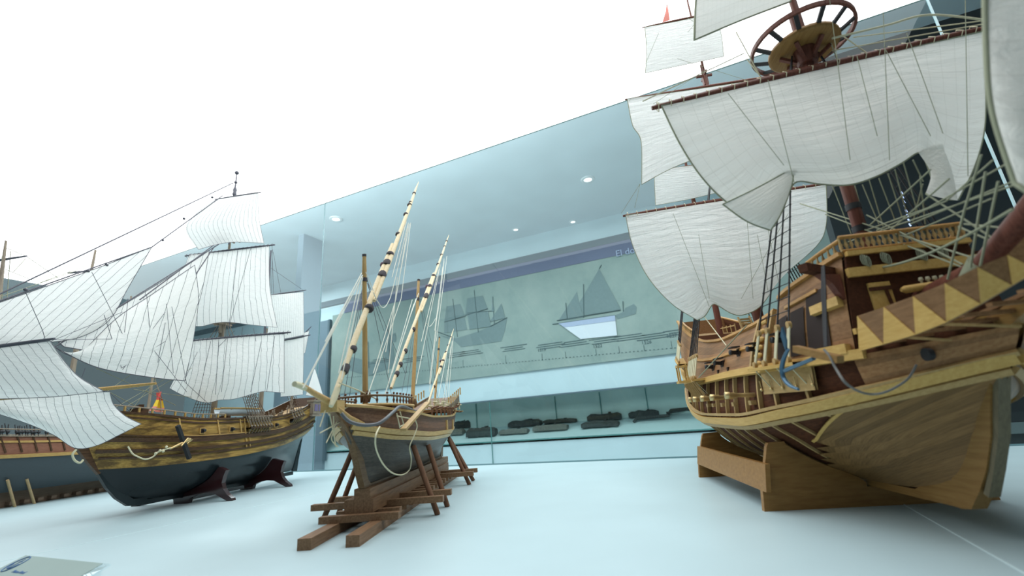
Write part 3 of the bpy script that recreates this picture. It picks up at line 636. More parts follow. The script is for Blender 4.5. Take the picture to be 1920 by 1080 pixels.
# beakhead: triangle-inlaid rails, grating floor, brackets
BY=(-.158,-.156,-.150,-.137,-.116,-.088)
BT=((1612,592),(1662,575),(1717,555),(1776,531),(1835,501),(1889,479)); BB=((1616,658),(1662,645),(1722,627),(1779,604),(1841,570),(1898,536))
low=[G.ay(x,y,q) for (x,y),q in zip(BB,BY)]; hig=[G.ay(x,y,q) for (x,y),q in zip(BT,BY)]
for k in range(3):                                  # the rails run on and meet at the beak
    low.append(low[-1]+(low[-1]-low[-2])*.8); hig.append(Vector((low[-1].x,low[-1].y*(1-.25*k),low[-1].z+.050))); low[-1].y*=(1-.25*k); hig[-1].y=low[-1].y
for sd in (-1,1):
    lo_=[Vector((p.x,-p.y*sd,p.z)) for p in low]; hi_=[Vector((p.x,-p.y*sd,p.z)) for p in hig]; n_=[]
    for i in range(len(lo_)):
        t=(lo_[min(i+1,len(lo_)-1)]-lo_[max(0,i-1)]); q=Vector((-t.y,t.x,0)).normalized(); n_.append(q if q.y*sd>0 else -q)
    o=MB().grid([[a-n*.004,b-n*.004,b+n*.004,a+n*.004,a-n*.004] for a,b,n in zip(lo_,hi_,n_)],smooth=False)
    rail=o.build('beakhead_rail',M['walnut'],gal,label='beakhead rail with maple triangle inlay')
    for k in range(len(lo_)-1):
        a,b,c_=lo_[k]+n_[k]*.004,lo_[k+1]+n_[k+1]*.004,hi_[k]+n_[k]*.004
        MB().add([a,b,c_,a+n_[k]*.0014,b+n_[k+1]*.0014,c_+n_[k]*.0014],[(0,2,1),(3,4,5),(0,1,4,3),(1,2,5,4),(2,0,3,5)]).build('triangle_inlay',M['maple'],rail)
o=MB()
for j in range(9):
    t=j/8; x=XB+.03+.27*t; w=lerp(.15,.03,t**1.5); o.box((x,0,.372+.05*t*t),(.012,2*w,.006))
for y in (-.06,0,.06): o.bar((XB+.01,y,.366),(XB+.28,y*.3,.418),.008,.006)
o.build('beakhead_grating',M['walnut'],gal)
for sd in(-1,1):
    for t in (.2,.5): 
        MB().bar((XB+.06+.22*t,sd*lerp(.15,.07,t),.37+.03*t),(XB+.10+.2*t,sd*.012,.335+.06*t),.006,.004).build('head_timber',M['maple2'],gal)
    MB().tube([GAL.p(.955,.62,.006,sd),GAL.p(.955,.62,.016,sd)],[.011,.012],12).build('hawse_hole',M['black'],gal)
    c=MB(); p=Vector((XB-.03,sd*GAL.at(XB-.03,.97)[1],.545)); c.bar(p,p+Vector((.055,sd*.085,.004)),.02,.018); q=c.build('cathead',M['darkw'],gal)
    MB().prism([(0,0),(.06,0),(.03,-.02),(.012,-.05),(0,-.06)],p+Vector((.02,sd*.002,-.012)),(.4,sd*.9,0),(0,0,1),(.9,-.4*sd,0),.014).build('cathead_knee',M['redw'],q)
# channels with deadeyes and lanyards
def channel(s0,s1,v,wd,n,top,name,big=True):
    for sd in (-1,1):
        o=MB(); pts=along(v,s0,s1,8)
        inn=[Vector(GAL.p(s,q,.0,sd)) for s,q in pts]; outp=[p+Vector((0,sd*wd,.0)) for p in inn]
        o.grid([[a+Vector((0,0,.004)),b+Vector((0,0,.004)),b-Vector((0,0,.004)),a-Vector((0,0,.004)),a+Vector((0,0,.004))] for a,b in zip(inn,outp)],smooth=False)
        ch=o.build(name,M['maple'],gal); ln=MB(); sh=MB(); feet=[]
        for k in range(n):
            t=(k+.5)/n; s=lerp(s0,s1,t); p=Vector(GAL.p(s,v,wd*.85,sd)); T=Vector(top(t,sd)); d_=(T-p).normalized(); q=p+d_*.095
            e=MB()
            for z,m_ in ((.012,1),(.095,1)):
                c=p+d_*z; e.tube([c+Vector((0,-.004,0)),c+Vector((0,.004,0))],.0085,10)
            e.tube([p+d_*.012,p+d_*.095],.0008,4); e.build('deadeye',M['maple2'],ch)
            for j in(-1,0,1): ln.tube([p+d_*.012+Vector((.005*j,0,0)),q+Vector((.005*j,0,0))],.0021,5)
            ln.tube([p,p+Vector((0,-sd*wd*.7,-.05))],.0015,4)
            sh.tube([q,T],.0022,5); feet.append((q,T))
        ln.build('lanyards',M['rope2'],ch)
        for j in range(1,20):
            t=j/22; pts=[q.lerp(T,t) for q,T in feet]; sh.tube(pts,.0012,4)
            for p in pts: sh.ball(p,.0032,4) if big and sd<0 and j<16 else None
        sh.build('shrouds',M['black'],gal,label='black tarred shrouds with ratlines')
channel(.752,.845,.70,.045,4,lambda t,sd:(.245,sd*.035,1.2),'fore_channel')
channel(.36,.47,.71,.055,6,lambda t,sd:(-.47,sd*.035,1.32),'main_channel',False)
channel(.12,.2,.80,.045,4,lambda t,sd:(-.955,sd*.03,1.25),'mizzen_channel',False)
# brackets flaring below the main channel
o=MB()
for j in range(7):
    s=lerp(.35,.47,j/6); a=Vector(GAL.p(s,.70,.05,-1)); b=Vector(GAL.p(s,.60,.004,-1)); o.bar(a,b,.008,.006)
o.build('channel_brackets',M['maple2'],gal)
o=MB(); c=G.ay(1279,699,-.34); hp=Vector(GAL.at(c.x,.76,0,-1)); o.bar(c+Vector((0,.03,-.03)),Vector((c.x,hp.y,c.z-.03)),.012,.008)
for dx in(-.016,.016):
    for dy in(-.014,.014): o.bar(c+Vector((dx,dy,-.03)),c+Vector((dx,dy,.03)),.005,.005)
o.box(c+Vector((0,0,-.034)),(.045,.042,.009)).box(c+Vector((0,0,.022)),(.04,.036,.005)); o.build('quarter_lantern',M['maple'],gal)
# lining board under the fore channel, with chain bolts
o=MB(); P=[]
for i in range(9):
    s=lerp(.745,.845,i/8); a=Vector(GAL.p(s,.685,.006,-1)); P.append([a+Vector((0,0,0)),a+Vector((0,-.004,-.055)),a+Vector((0,.002,-.055)),a+Vector((0,.006,0)),a])
o.grid(P,smooth=False); bd=o.build('anchor_lining',M['maple2'],gal)
for i in range(5):
    a=P[i*2][1]; MB().tube([a+Vector((0,-.002,.012)),a+Vector((0,-.004,.035))],.0016,5).ball(a+Vector((0,-.003,.012)),.004,5).build('chain_bolt',M['brass'],bd)
o=MB(); T_=G.ay(1541,500,-.20); B_=G.ay(1548,650,-.262)
for j in range(4): o.tube([T_+Vector((.003*j,0,0)),T_.lerp(B_,.3)+Vector((.005*j-.005,0,0)),B_+Vector((.003*j-.004,0,0))],.0016,4)
o.build('cathead_tackle',M['black'],gal)
# anchor slung at the bow
an=MB(); A=lambda x,y,yy=-.285: G.ay(x,y,yy)
crown=A(1478,697); 
an.tube(smooth([A(1478,655),A(1470,672),A(1466,690),A(1469,708),A(1480,722),A(1497,730)],4),[.0018+.0034*math.sin(math.pi*min(1,.12+.8*i/20)) for i in range(21)],8)
an.tube([A(1472,695),A(1526,672)],[.0045,.0038],8)
an.prism([(0,0),(.018,.022),(.026,.05),(.008,.035)],A(1475,660),(1,.1,0),(0,-.2,1),(0,1,.2),.004)
fix_normals(an.build('anchor',M['iron'],gal,label='blue-grey iron anchor'))
MB().bar(A(1492,654,-.30),A(1576,674,-.275),.014,.013).build('anchor_stock',M['knee'],gal)
rope(gal,[A(1545,655),A(1556,668),A(1567,690),A(1590,722)]+[G.ay(x,y,yy) for x,y,yy in ((1625,738,-.2),(1660,735,-.17),(1700,712,-.13),(1718,684,-.105))],.0022,M['cable'],'anchor_cable')
# companion ladder, rack of pins and deck fittings abaft the mainmast
def lad(a,b,n,w):
    a,b=Vector(a),Vector(b); o=MB(); y=Vector((0,w/2,0)); o.bar(a+y,b+y,.006,.008); o.bar(a-y,b-y,.006,.008)
    for i in range(1,n): c=a.lerp(b,i/n); o.bar(c+y,c-y,.004,.008)
    return o
lad(G.ay(1405,622,0),G.ay(1394,594,0),6,.045).build('companion_ladder',M['rib'],gal)
o=MB(); a,b=G.ay(1348,617,.0),G.ay(1378,610,.0)
for z in(0,-.03,-.055): o.bar(a+Vector((0,0,z)),b+Vector((0,0,z)),.005,.005)
for j in range(5): c=a.lerp(b,j/4); o.bar(c+Vector((0,0,.008)),c+Vector((0,0,-.065)),.004,.004)
o.build('deck_rack',M['rib'],gal)
# masts, tops
def mast(x,secs,name,mat=None):
    o=MB().tube([(x,0,z) for z,_ in secs],[r for _,r in secs],12).build(name,mat or M['redw'],gal); return o
fm=mast(.245,[(.5,.0155),(1.2,.013),(1.33,.012)],'foremast'); mast(.262,[(1.17,.010),(1.75,.008),(2.0,.005)],'fore_topmast')
mm=mast(-.47,[(.42,.021),(1.3,.016),(1.42,.014)],'mainmast'); mast(-.452,[(1.3,.010),(1.75,.008),(1.79,.007)],'main_topmast'); mast(-.44,[(1.6,.006),(2.1,.004),(2.22,.003)],'main_topgallant_mast')
mast(-.955,[(.55,.016),(1.3,.012),(1.5,.008),(1.75,.005)],'mizzenmast')
for z in (.66,.72,.95): MB().tube([(.245,0,z),(.245,0,z+.016)],.0166,12,cap=False).build('mast_band',M['black'],fm)
def top(x,z,r0,r1,h,name):
    o=MB(); o.lathe((x,0,z),(0,0,1),[(0,.02),(.0,r0*.92),(.004,r0),(.014,r0),(.014,.02)],32); t=o.build(name,M['ochre'] if False else M['knee'],gal)
    q=MB(); ring=[Vector((x+r1*math.cos(a),r1*math.sin(a),z+h)) for a in [i*2*math.pi/40 for i in range(41)]]
    q.sweep(ring,[Vector((p.x-x,p.y,0)) for p in ring],.012,.008); q.build('rim',M['redw'],t)
    for i in range(12):
        a=i*2*math.pi/12; c,s_=math.cos(a),math.sin(a); MB().bar((x+c*r0*.97,s_*r0*.97,z+.012),(x+c*(r1+.003),s_*(r1+.003),z+h-.002),.011,.006).build('stanchion',M['black'],t)
    for i in range(6):
        a=i*math.pi/3+.3; MB().bar((x+.018*math.cos(a),.018*math.sin(a),z-.035),(x+r0*.7*math.cos(a),r0*.7*math.sin(a),z-.003),.01,.008).build('bracket',M['redw'],t)
    MB().lathe((x,0,z-.045),(0,0,1),[(0,.024),(.02,.028),(.044,.03)],14).build('cheek',M['redw'],t)
    return t
top(.245,1.21,.088,.122,.034,'fore_top'); top(-.47,1.335,.062,.09,.035,'main_top')
o=MB()
for a in (0,1.57): o.bar((-.452-.035*math.cos(a),-.035*math.sin(a),1.73),(-.452+.035*math.cos(a),.035*math.sin(a),1.73),.008,.01)
o.box((-.45,0,1.70),(.02,.02,.05)); o.build('crosstrees',M['redw'],gal)
MB().tube([(.18,0,.44),(.52,0,.475),(.62,0,.527),(.9,0,.68)],[.021,.021,.02,.015],12).build('bowsprit',M['redw'],gal)
MB().tube([(.50,0,.46),(.53,0,.484)],.026,12).build('gammoning',M['rope'],gal)
fl=[G.ax(x,y,-.44) for x,y in ((1250,5),(1256,38),(1242,42),(1248,22))]
o=MB(); o.grid([[fl[3],fl[0]],[(fl[3]+fl[2])/2,(fl[0]+fl[1])/2+Vector((.006,0,0))],[fl[2],fl[1]]]); o.build('pennant',M['flagpink'],gal,label='small red and white pennant')
# yards and sails
def yard(x,L,Rr,r,name,mat=None,rings=0):
    a,b=G.ax(*L,x),G.ax(*Rr,x); c=(a+b)/2; y=MB().tube([a,a.lerp(b,.12),c,a.lerp(b,.88),b],[r*.45,r*.75,r,r*.75,r*.45],8).build(name,mat or M['redw'],gal)
    q=MB()
    for i in range(rings):
        p=a.lerp(b,(i+.5)/rings); q.tube([p+Vector((.0,.003*0,-.016)),p+Vector((r*1.25,0,0)),p+Vector((0,0,r*1.2)),p+Vector((-r*1.2,0,0)),p+Vector((0,0,-.016))],.0013,4)
    if rings: q.build('robands',M['rope2'],y)
    return y
yard(.275,(1222,203),(1862,50),.013,'fore_yard',rings=26)
sail(gal,M['gsail'],G,'x',.28,[(1240,198),(1500,137),(1846,58)],[(1445,430),(1468,392),(1484,350),(1500,340),(1535,345),(1590,347),(1640,332),(1690,306),(1722,286),(1735,300),(1752,345),(1770,372),(1797,374)],
     [(1240,198),(1275,270),(1318,335),(1370,385),(1445,430)],[(1846,58),(1848,150),(1846,240),(1828,310),(1797,374)],bulge=.07,nu=60,nv=40,edge=M['rope'],edger=.0022,footb=.6,wr=.009,name='fore_course',seed=3)
# turned-up fold at the port clew
sail(gal,M['gsail'],G,'x',.315,[(1722,286),(1745,272),(1765,268)],[(1735,364),(1770,372),(1796,376)],[(1722,286),(1745,325),(1735,364)],[(1765,268),(1785,320),(1796,376)],bulge=.012,nu=14,nv=14,name='clew_fold')
sail(gal,M['gsail'],G,'x',.325,[(1355,383),(1420,352),(1487,315)],[(1445,432),(1462,405),(1476,372)],[(1355,383),(1400,415),(1445,432)],[(1487,315),(1486,340),(1476,372)],bulge=.015,nu=18,nv=14,edge=M['rope'],edger=.0018,name='clew_fold')
yard(.285,(1120,60),(1640,-120),.010,'fore_topsail_yard') if False else None
sail(gal,M['gsail'],G,'x',.29,[(1318,-110),(1500,-160)],[(1302,75),(1390,38),(1482,3)],[(1318,-110),(1305,0),(1302,75)],[(1500,-160),(1490,-80),(1482,3)],bulge=.03,nu=24,nv=20,edge=M['rope'],edger=.003,name='fore_topsail')
yard(.30,(1300,-112),(1520,-168),.009,'fore_topsail_yard')
yard(-.44,(1168,405),(1575,341),.011,'main_yard',rings=22)
sail(gal,M['gsail2'],G,'x',-.435,[(1173,404),(1345,376),(1549,345)],[(1307,600),(1322,592),(1336,571),(1348,574),(1372,588),(1395,590),(1428,572),(1462,520)],
     [(1173,404),(1186,460),(1215,520),(1260,570),(1307,600)],[(1549,345),(1549,420),(1530,462),(1462,520)],bulge=.10,nu=50,nv=36,edge=M['rope'],edger=.0018,footb=.7,wr=.009,name='main_course',seed=5)
yard(-.43,(1172,187),(1520,132),.008,'main_topsail_yard')
sail(gal,M['gsail2'],G,'x',-.425,[(1176,185),(1300,168),(1500,138)],[(1203,346),(1290,303),(1470,250)],[(1176,185),(1186,235),(1202,265),(1203,346)],[(1500,138),(1480,190),(1470,250)],bulge=.05,nu=30,nv=24,edge=M['rope'],edger=.0016,name='main_topsail',seed=8)
yard(-.42,(1204,52),(1345,22),.005,'main_topgallant_yard')
sail(gal,M['gsail2'],G,'x',-.415,[(1209,51),(1270,40),(1340,25)],[(1210,137),(1290,120),(1357,106)],[(1209,51),(1212,95),(1210,137)],[(1340,25),(1352,62),(1357,106)],bulge=.02,nu=20,nv=16,edge=M['rope'],edger=.0014,name='main_topgallant_sail',seed=9)
sail(gal,M['gsail2'],G,'x',-.92,[(1226,318),(1300,310),(1380,300)],[(1229,385),(1290,374),(1350,360)],bulge=.02,nu=20,nv=14,edge=M['rope'],edger=.0014,name='mizzen_topsail',seed=11)
yard(-.93,(1215,322),(1390,299),.006,'mizzen_topsail_yard')
a=[G.ax(x,y,.80) for x,y in ((1848,-60),(1990,-90))]
sail(gal,M['gsail'],G,'x',.80,[(1846,-70),(1920,-90),(2080,-120)],[(1905,345),(1960,370),(2080,360)],[(1846,-70),(1850,90),(1862,210),(1905,345)],[(2080,-120),(2090,120),(2080,360)],bulge=.03,nu=24,nv=24,edge=M['rope'],edger=.004,name='spritsail_topsail',seed=13)
MB().tube([G.ax(1845,-70,.795),G.ax(1920,-92,.795),G.ax(2085,-122,.795)],.007,8).build('spritsail_yard',M['redw'],gal)
MB().tube([(.785,0,.60),(.785,0,.8),(.785,0,1.02)],[.010,.008,.005],10).build('sprit_topmast',M['redw'],gal)
# standing and running rigging
def gl(a,b,ya=0.,yb=0.,r=.0017,m='rope',sag=0.,nm='running_rope'): rope(gal,[G.ay(*a,ya),G.ay(*b,yb)],r,M[m],nm,sag)
for a,b in (((1589,454),(1925,339)),((1500,382),(1848,491)),((1548,402),(1817,506)),((1625,403),(1805,496)),((1630,423),(1745,318)),((1644,432),(1774,377)),((1774,377),(1862,300)),((1736,363),(1863,448)),
  ((1808,420),(1877,427)),((1707,420),(1912,335)),((1797,425),(1861,453)),((1660,440),(1780,335)),((1600,440),(1740,390)),((1740,390),(1900,300)),((1700,440),(1860,372))): gl(a,b,0,0)
rope(gal,[G.ay(x,y,-.06) for x,y in ((1589,503),(1654,501),(1729,480),(1815,440),(1899,392))],.0024,M['rope'],'fore_tack')
for a,b in (((1777,524),(1808,396)),((1808,396),(1840,290)),((1820,502),(1848,322)),((1838,500),(1872,340))): gl(a,b,-.03,-.03,.002)
for a,b in (((1560,346),(1596,438)),((1589,350),(1618,424)),((1603,348),(1625,430)),((1630,338),(1656,424)),((1648,334),(1678,412)),((1678,318),(1700,400)),((1712,300),(1731,340)),((1575,347),(1604,432)),((1617,346),(1648,420)),((1665,325),(1692,408)),((1694,305),(1722,402)),((1725,330),(1735,420)),((1730,345),(1712,415))): gl(a,b,.04,.09,.0014)
for a,b in (((1555,-5),(1594,300)),((1660,92),(1745,255)),((1700,62),(1768,250)),((1607,105),(1645,255)),((1365,175),(1470,310)),((1655,0),(1668,300)),((1810,0),(1815,330)),((1440,150),(1490,345))):
    rope(gal,[G.ax(*a,.375),G.ax(*b,.385)],.0008,M['rope'],'buntline')
for a,b in (((1180,190),(1235,62)),((1200,345),(1165,400)),((1290,60),(1390,-60)),((1357,108),(1225,195)),((1300,40),(1250,10)),((1415,155),(1270,110)),((1310,440),(1330,560)),((1420,440),(1440,545)),((1438,420),(1462,540)),((1478,400),(1390,560)),((1200,345),(1190,390)),((1262,400),(1330,575)),((1400,402),(1412,560))):
    rope(gal,[G.ax(*a,-.33),G.ax(*b,-.33)],.0008,M['rope'],'buntline')
for a,b in (((1205,190),(1395,100)),((1230,196),(1560,140)),((1380,60),(1440,170)),((1400,110),(1450,175)),((1570,60),(1640,110)),((1550,60),(1575,125)),((1600,70),(1850,38)),((1560,95),(1845,45))): rope(gal,[G.ax(*a,.26),G.ax(*b,.26)],.0016,M['rope2'],'lift')
rope(gal,[G.ax(x,y,.3) for x,y in ((1560,72),(1660,48),(1740,28),(1850,38))],.0028,M['rope2'],'brace')
gl((1310,580),(1362,648),-.2,-.24,.0018,'rope2',nm='sheet'); gl((1400,610),(1310,708),-.2,-.3,.0018,'rope',nm='sheet')
for x in (.2,-.5): pass
# oak stand
gst=thing('ship_stand','oak cradle stand of two notched boards under the big galleon','stand',G.o,G.rz)
for xx in (0.,-.686):
    cut=[]
    for j in range(15):
        v=.5*j/14; p=GAL.at(xx,v,.0055)
        if p[2]<.168: cut.append((p[1],p[2]))
    cut=[(0.016,.047),(.016,.058)]+[c for c in cut if c[0]>.018]
    right=[(.28,0),(.274,.05),(.24,.160),(.234,.169),(cut[-1][0]+.003,.171)]+cut[::-1]
    poly=right+[(-a,b) for a,b in right[::-1]]
    fix_normals(MB().prism(poly,(xx-.009,0,0),(0,1,0),(0,0,1),(1,0,0),.018).build('cradle_board',M['stand'],gst))
for sd in (-1,1):
    MB().prism([(0,.05),(.012,.05),(-.0,.119),(-.012,.119)],(-.343,sd*.262,0),(0,sd,0),(0,0,1),(1,0,0),.735).build('side_rail',M['stand'],gst)

# ------------------------------------------------------------------ the striped-sail ship left of centre
S=Frame(-2.6,1.57,-74.5)
FRI=Hull(zk=[(0,.06),(.5,.046),(1,.046)],
 zw=[(0,.30),(.3,.235),(.6,.205),(.85,.20),(1,.21)],
 zt=[(0,.56),(.2,.45),(.4,.405),(.7,.40),(.85,.425),(1,.46)],
 B=[(0,.004),(.08,.08),(.2,.15),(.35,.185),(.5,.195),(.75,.19),(1,.17)],
 xa=[(0,-.88),(.5,-.93),(1,-1.02)],xf=[(0,.22),(.15,.35),(.5,.47),(.75,.54),(1,.58)],
 sm=.6,pb=[(0,1.6),(.5,2.4),(1,3)],ps=[(0,1.4),(.5,2.2),(1,2.5)],tr=[(0,.05),(.4,.15),(.6,.55),(1,.6)])
fr=thing('frigate_model','brown ship model with black bottom and dark-seamed white sails, left of centre','model ship',S.o,S.rz)
hull_patch(MB(),FRI,0,1,0,.5,60,18).build('bottom',M['fblack'],fr,label='glossy black painted bottom')
hull_patch(MB(),FRI,0,1,.5,1.0,60,16).build('topsides',M['fwood'],fr,label='mottled oak topsides')
hull_patch(MB(),FRI,0,.99,.72,1.0,50,6,off=-.007).build('inner_bulwark',M['fdark'],fr)
st=[(.21,.03),(.30,.04),(.36,.08),(.41,.13),(.455,.19),(.505,.24),(.545,.285),(.59,.34),(.63,.40)]
bk=[(.21,.062),(.28,.066),(.33,.1),(.375,.15),(.42,.21),(.47,.27),(.52,.33),(.57,.40),(.60,.43)]
for a0,a1,nm,mt in ((0,5,'forefoot','fblack'),(4,9,'stem','fdark')):
    fix_normals(MB().prism(st[a0:a1]+bk[a0:a1][::-1],(0,0,0),(1,0,0),(0,0,1),(0,1,0),.016).build(nm,M[mt],fr))
MB().box((-.33,0,.042),(1.12,.014,.022)).build('keel',M['fblack'],fr)
fix_normals(MB().prism([(-.885,.055),(-.935,.05),(-.945,.12),(-.985,.30),(-.965,.30),(-.915,.14)],(0,0,0),(1,0,0),(0,0,1),(0,1,0),.012).build('rudder',M['fblack'],fr))
for v,w,d in ((.595,.009,.005),(.655,.015,.008),(.755,.020,.008),(.79,.006,.005),(.955,.008,.005)):
    o=MB(); hull_strip(o,FRI,along(v,.0,.985,50),w,d); o.build('wale',M['fdark'],fr)
o=MB(); hull_strip(o,FRI,along(1.,.0,.985,50),.010,.01,off=-.005); o.build('cap_rail',M['fdark'],fr)
o=MB(); hull_strip(o,FRI,along(.80,.30,.80,30),.006,.004); o.build('sheer_moulding',M['ochre'],fr)
deck(MB(),FRI,.02,.97,.88,inset=-.006).build('deck',M['fdeck'],fr)
tb=[]
for j in range(9):
    p=FRI.p(0,.45+.55*j/8,-.002); tb.append(Vector(p))
MB().grid([[p,Vector((p.x-.004,0,p.z)),Vector((p.x,-p.y,p.z))] for p in tb]).build('transom',M['fdark'],fr)
for s,v in ((.72,.86),(.60,.86),(.50,.86),(.36,.87),(.26,.87)):
    for sd in (1,-1):
        p=Vector(FRI.p(s,v,.002,sd)); o=MB().box(p,(.030,.006,.030)).build('gun_port',M['ochre'],fr)
        MB().box(p+Vector((0,sd*.0025,0)),(.021,.004,.021)).build('opening',M['deckhole'],o)
        MB().lathe(p,(0,sd,.05),[(0,.006),(.012,.0055),(.013,.007),(.018,.007),(.0185,.003)],8).build('muzzle',M['black'],o)
for s in (.79,.655,.555,.45,.40):
    o=MB(); hull_strip(o,FRI,[(s,q) for q in (.76,.85,.93,1.0)],.007,.005,sides=(1,)); o.build('timber_head',M['ochre'],fr)
for s in (.535,.515):
    o=MB(); hull_strip(o,FRI,[(s,.6+.4*k/9) for k in range(10)],.006,.006,sides=(1,)); o.build('side_fender',M['ochre'],fr)
# anchor lashed to the side: black stock, pale ring and cable
a=lambda x,y,yy=.195: S.ay(x,y,yy)
MB().bar(a(333,798,.205),a(355,860,.205),.016,.014).build('anchor_stock',M['black'],fr)
o=MB(); o.tube([a(318,842),a(338,832,.205),a(356,824,.21)],[.004,.006,.008],8); o.tube([a(340,836,.212),a(352,822,.215),a(361,824,.21),a(350,832,.21)],.004,6); o.build('anchor',M['brass'],fr)
o=MB(); o.tube(smooth([a(x,y,yy) for x,y,yy in ((240,837,.155),(248,850,.165),(258,856,.175),(272,861,.18),(286,857,.185),(296,848,.19),(308,843,.195),(320,840,.2))],4),.0032,6)
for x,y in ((292,850),(300,845),(306,846),(312,838)): o.ball(a(x,y,.2),.006,6)
o.build('anchor_cable',M['rope2'],fr)
MB().tube(smooth([S.ay(x,y,.02) for x,y in ((143,843),(136,852),(140,863),(150,868),(156,862))],4),.004,6).build('bow_rope_loop',M['rope2'],fr)
# ship's boat on the waist rail
o=MB(); P=[]
for i in range(15):
    t=i/14; w=.036*math.sin(math.pi*min(.97,max(.03,.12+.8*t)))**.6; row=[]
    for j in range(9):
        q=(j/8-.5)*math.pi; row.append(Vector((-.03-.32*t,.115+w*math.sin(q),.460-.04*math.cos(q)*(1-.15*abs(2*t-1)**3))))
    P.append(row)
o.grid(P); bt=o.build('ship_boat',M['boatw'],fr,label='white ship\'s boat stowed on the rail')
MB().tube([r[8] for r in P],.005,6).tube([r[0] for r in P],.005,6).build('gunwale',M['ochre'],bt)
for i in (3,7,11): MB().box((P[i][4].x,.115,.452),(.012,.06,.004)).build('thwart',M['ochre'],bt)
for x in(-.08,-.28): MB().box((x,.115,.405),(.02,.07,.03)).build('boat_chock',M['fdark'],fr)
# channels
def fchan(s0,s1,v,n,topf,wd=.035):
    for sd in(1,-1):
        inn=[Vector(FRI.p(lerp(s0,s1,i/8),v,0,sd)) for i in range(9)]
        o=MB(); o.grid([[p+Vector((0,0,.004)),p+Vector((0,sd*wd,.004)),p+Vector((0,sd*wd,-.004)),p+Vector((0,0,-.004)),p+Vector((0,0,.004))] for p in inn],smooth=False)
        ch=o.build('channel',M['fdark'],fr); sh=MB(); ln=MB(); F=[]
        for k in range(n):
            t=(k+.5)/n; p=Vector(FRI.p(lerp(s0,s1,t),v,wd*.9,sd)); T=Vector(topf(t,sd)); d_=(T-p).normalized(); q=p+d_*.055
            for z in(.010,.055): ln.ball(p+d_*z,.0065,6)
            for j in(-1,1): ln.tube([p+d_*.01+Vector((.004*j,0,0)),q+Vector((.004*j,0,0))],.0016,4)
            ln.tube([p,p+Vector((0,-sd*wd*.8,-.04))],.002,4)
            sh.tube([q,T],.0016,4); F.append((q,T))
        ln.build('deadeyes',M['spar'],ch)
        for j in range(0,24): sh.tube([q.lerp(T,j/26) for q,T in F],.0012,4)
        sh.build('shrouds',M['fshroud'],fr,label='brown shrouds with ratlines')
fchan(.40,.53,.86,8,lambda t,sd:(-.14,sd*.025,.86))
fchan(.17,.27,.90,5,lambda t,sd:(-.52,sd*.02,.95))
o=MB()
for i in range(14):
    b=Vector(FRI.p(.40+.13*i/13,.94,.02,1)); o.tube([b,b+Vector((.012*math.sin(i*2.1),-.01,.05+.012*math.sin(i*1.3)))],.0022,4).ball(b+Vector((0,0,.03)),.006,5)
o.build('block_cluster',M['spar'],fr,kind='stuff')
# stern quarter gallery with violet lights
o=MB(); g0=Vector(FRI.p(.05,.84,.0,1)); o.box(g0+Vector((0,.012,.02)),(.11,.045,.085)).box(g0+Vector((-.005,.014,.068)),(.13,.055,.012)).box(g0+Vector((0,.008,-.032)),(.12,.05,.014)); q=o.build('quarter_gallery',M['spar'],fr)
for dx in(-.028,.022): MB().box(g0+Vector((dx,.036,.02)),(.036,.004,.045)).build('gallery_light',M['violet'],q)
# masts, bowsprit, yards
def fmast(secs,nm,mat='spar'): return MB().tube([p for p,_ in secs],[r for _,r in secs],10).build(nm,M[mat],fr)
fmast([((-.135,0,.30),.016),((-.135,0,.95),.013),((-.135,0,1.04),.012)],'foremast'); fmast([((-.12,0,.90),.009),((-.12,0,1.5),.007),((-.12,0,1.57),.006)],'fore_topmast')
o=fmast([((-.115,0,1.46),.005),((-.115,0,1.9),.0045),((-.115,0,1.96),.003)],'fore_topgallant_mast','darkspar'); MB().ball((-.115,0,1.965),.013,8).lathe((-.115,0,1.80),(0,0,1),[(0,.010),(.012,.013),(.022,.009),(.04,.012),(.06,.006)],8).ball((-.115,0,1.895),.010,6).build('truck',M['darkspar'],o)
fmast([((-.52,0,.32),.014),((-.51,0,1.0),.011)],'mainmast'); fmast([((-.50,0,.95),.008),((-.495,0,1.56),.005)],'main_topmast','darkspar')
fmast([((-.83,0,.4),.010),((-.85,0,1.0),.006)],'mizzenmast')
fmast([((.42,0,.40),.016),((.60,0,.50),.014),((.80,0,.62),.011)],'bowsprit'); fmast([((.70,0,.575),.008),((.95,0,.78),.006),((1.15,0,.95),.004)],'jib_boom','darkspar')
for z,w in ((.955,.05),(1.50,.035)):
    o=MB(); 
    for dy in(-1,1): o.bar((-.18,dy*.02,z),(-.07,dy*.02,z),.008,.01); 
    for dx in(-.16,-.12,-.08): o.bar((dx,-w*1.6,z+.01),(dx,w*1.6,z+.01),.008,.008)
    o.build('crosstrees',M['spar'],fr)
def fyard(x,A,B,r,nm,mat='darkspar',reef=0):
    a_,b_=S.ax(*A,x),S.ax(*B,x); y=MB().tube([a_,a_.lerp(b_,.15),a_.lerp(b_,.5),a_.lerp(b_,.85),b_],[r*.5,r*.8,r,r*.8,r*.5],8).build(nm,M[mat],fr)
    q=MB()
    for i in range(reef): p=a_.lerp(b_,(i+.5)/reef); q.tube([p+Vector((0,0,r*1.2)),p+Vector((r*1.3,0,0)),p+Vector((.002,0,-.014))],.0014,4)
    if reef: q.build('robands',M['darkspar'],y)
def fs(x,T,B,L=None,Rr=None,mat='fsail',**k):
    k.setdefault('edge',M['darkspar']); k.setdefault('edger',.0012); return sail(fr,M[mat],S,'x',x,T,B,L,Rr,**k)
fyard(-.095,(402,374),(490,360),.005,'topgallant_yard')
fs(-.09,[(405,374),(445,368),(484,362)],[(372,468),(405,459),(440,454),(495,456)],[(405,374),(368,400),(349,430),(372,468)],[(484,362),(486,410),(495,456)],bulge=.05,nu=34,name='topgallant_sail',footb=.8,seed=1)
fyard(-.095,(347,480),(515,459),.008,'topsail_yard',reef=22)
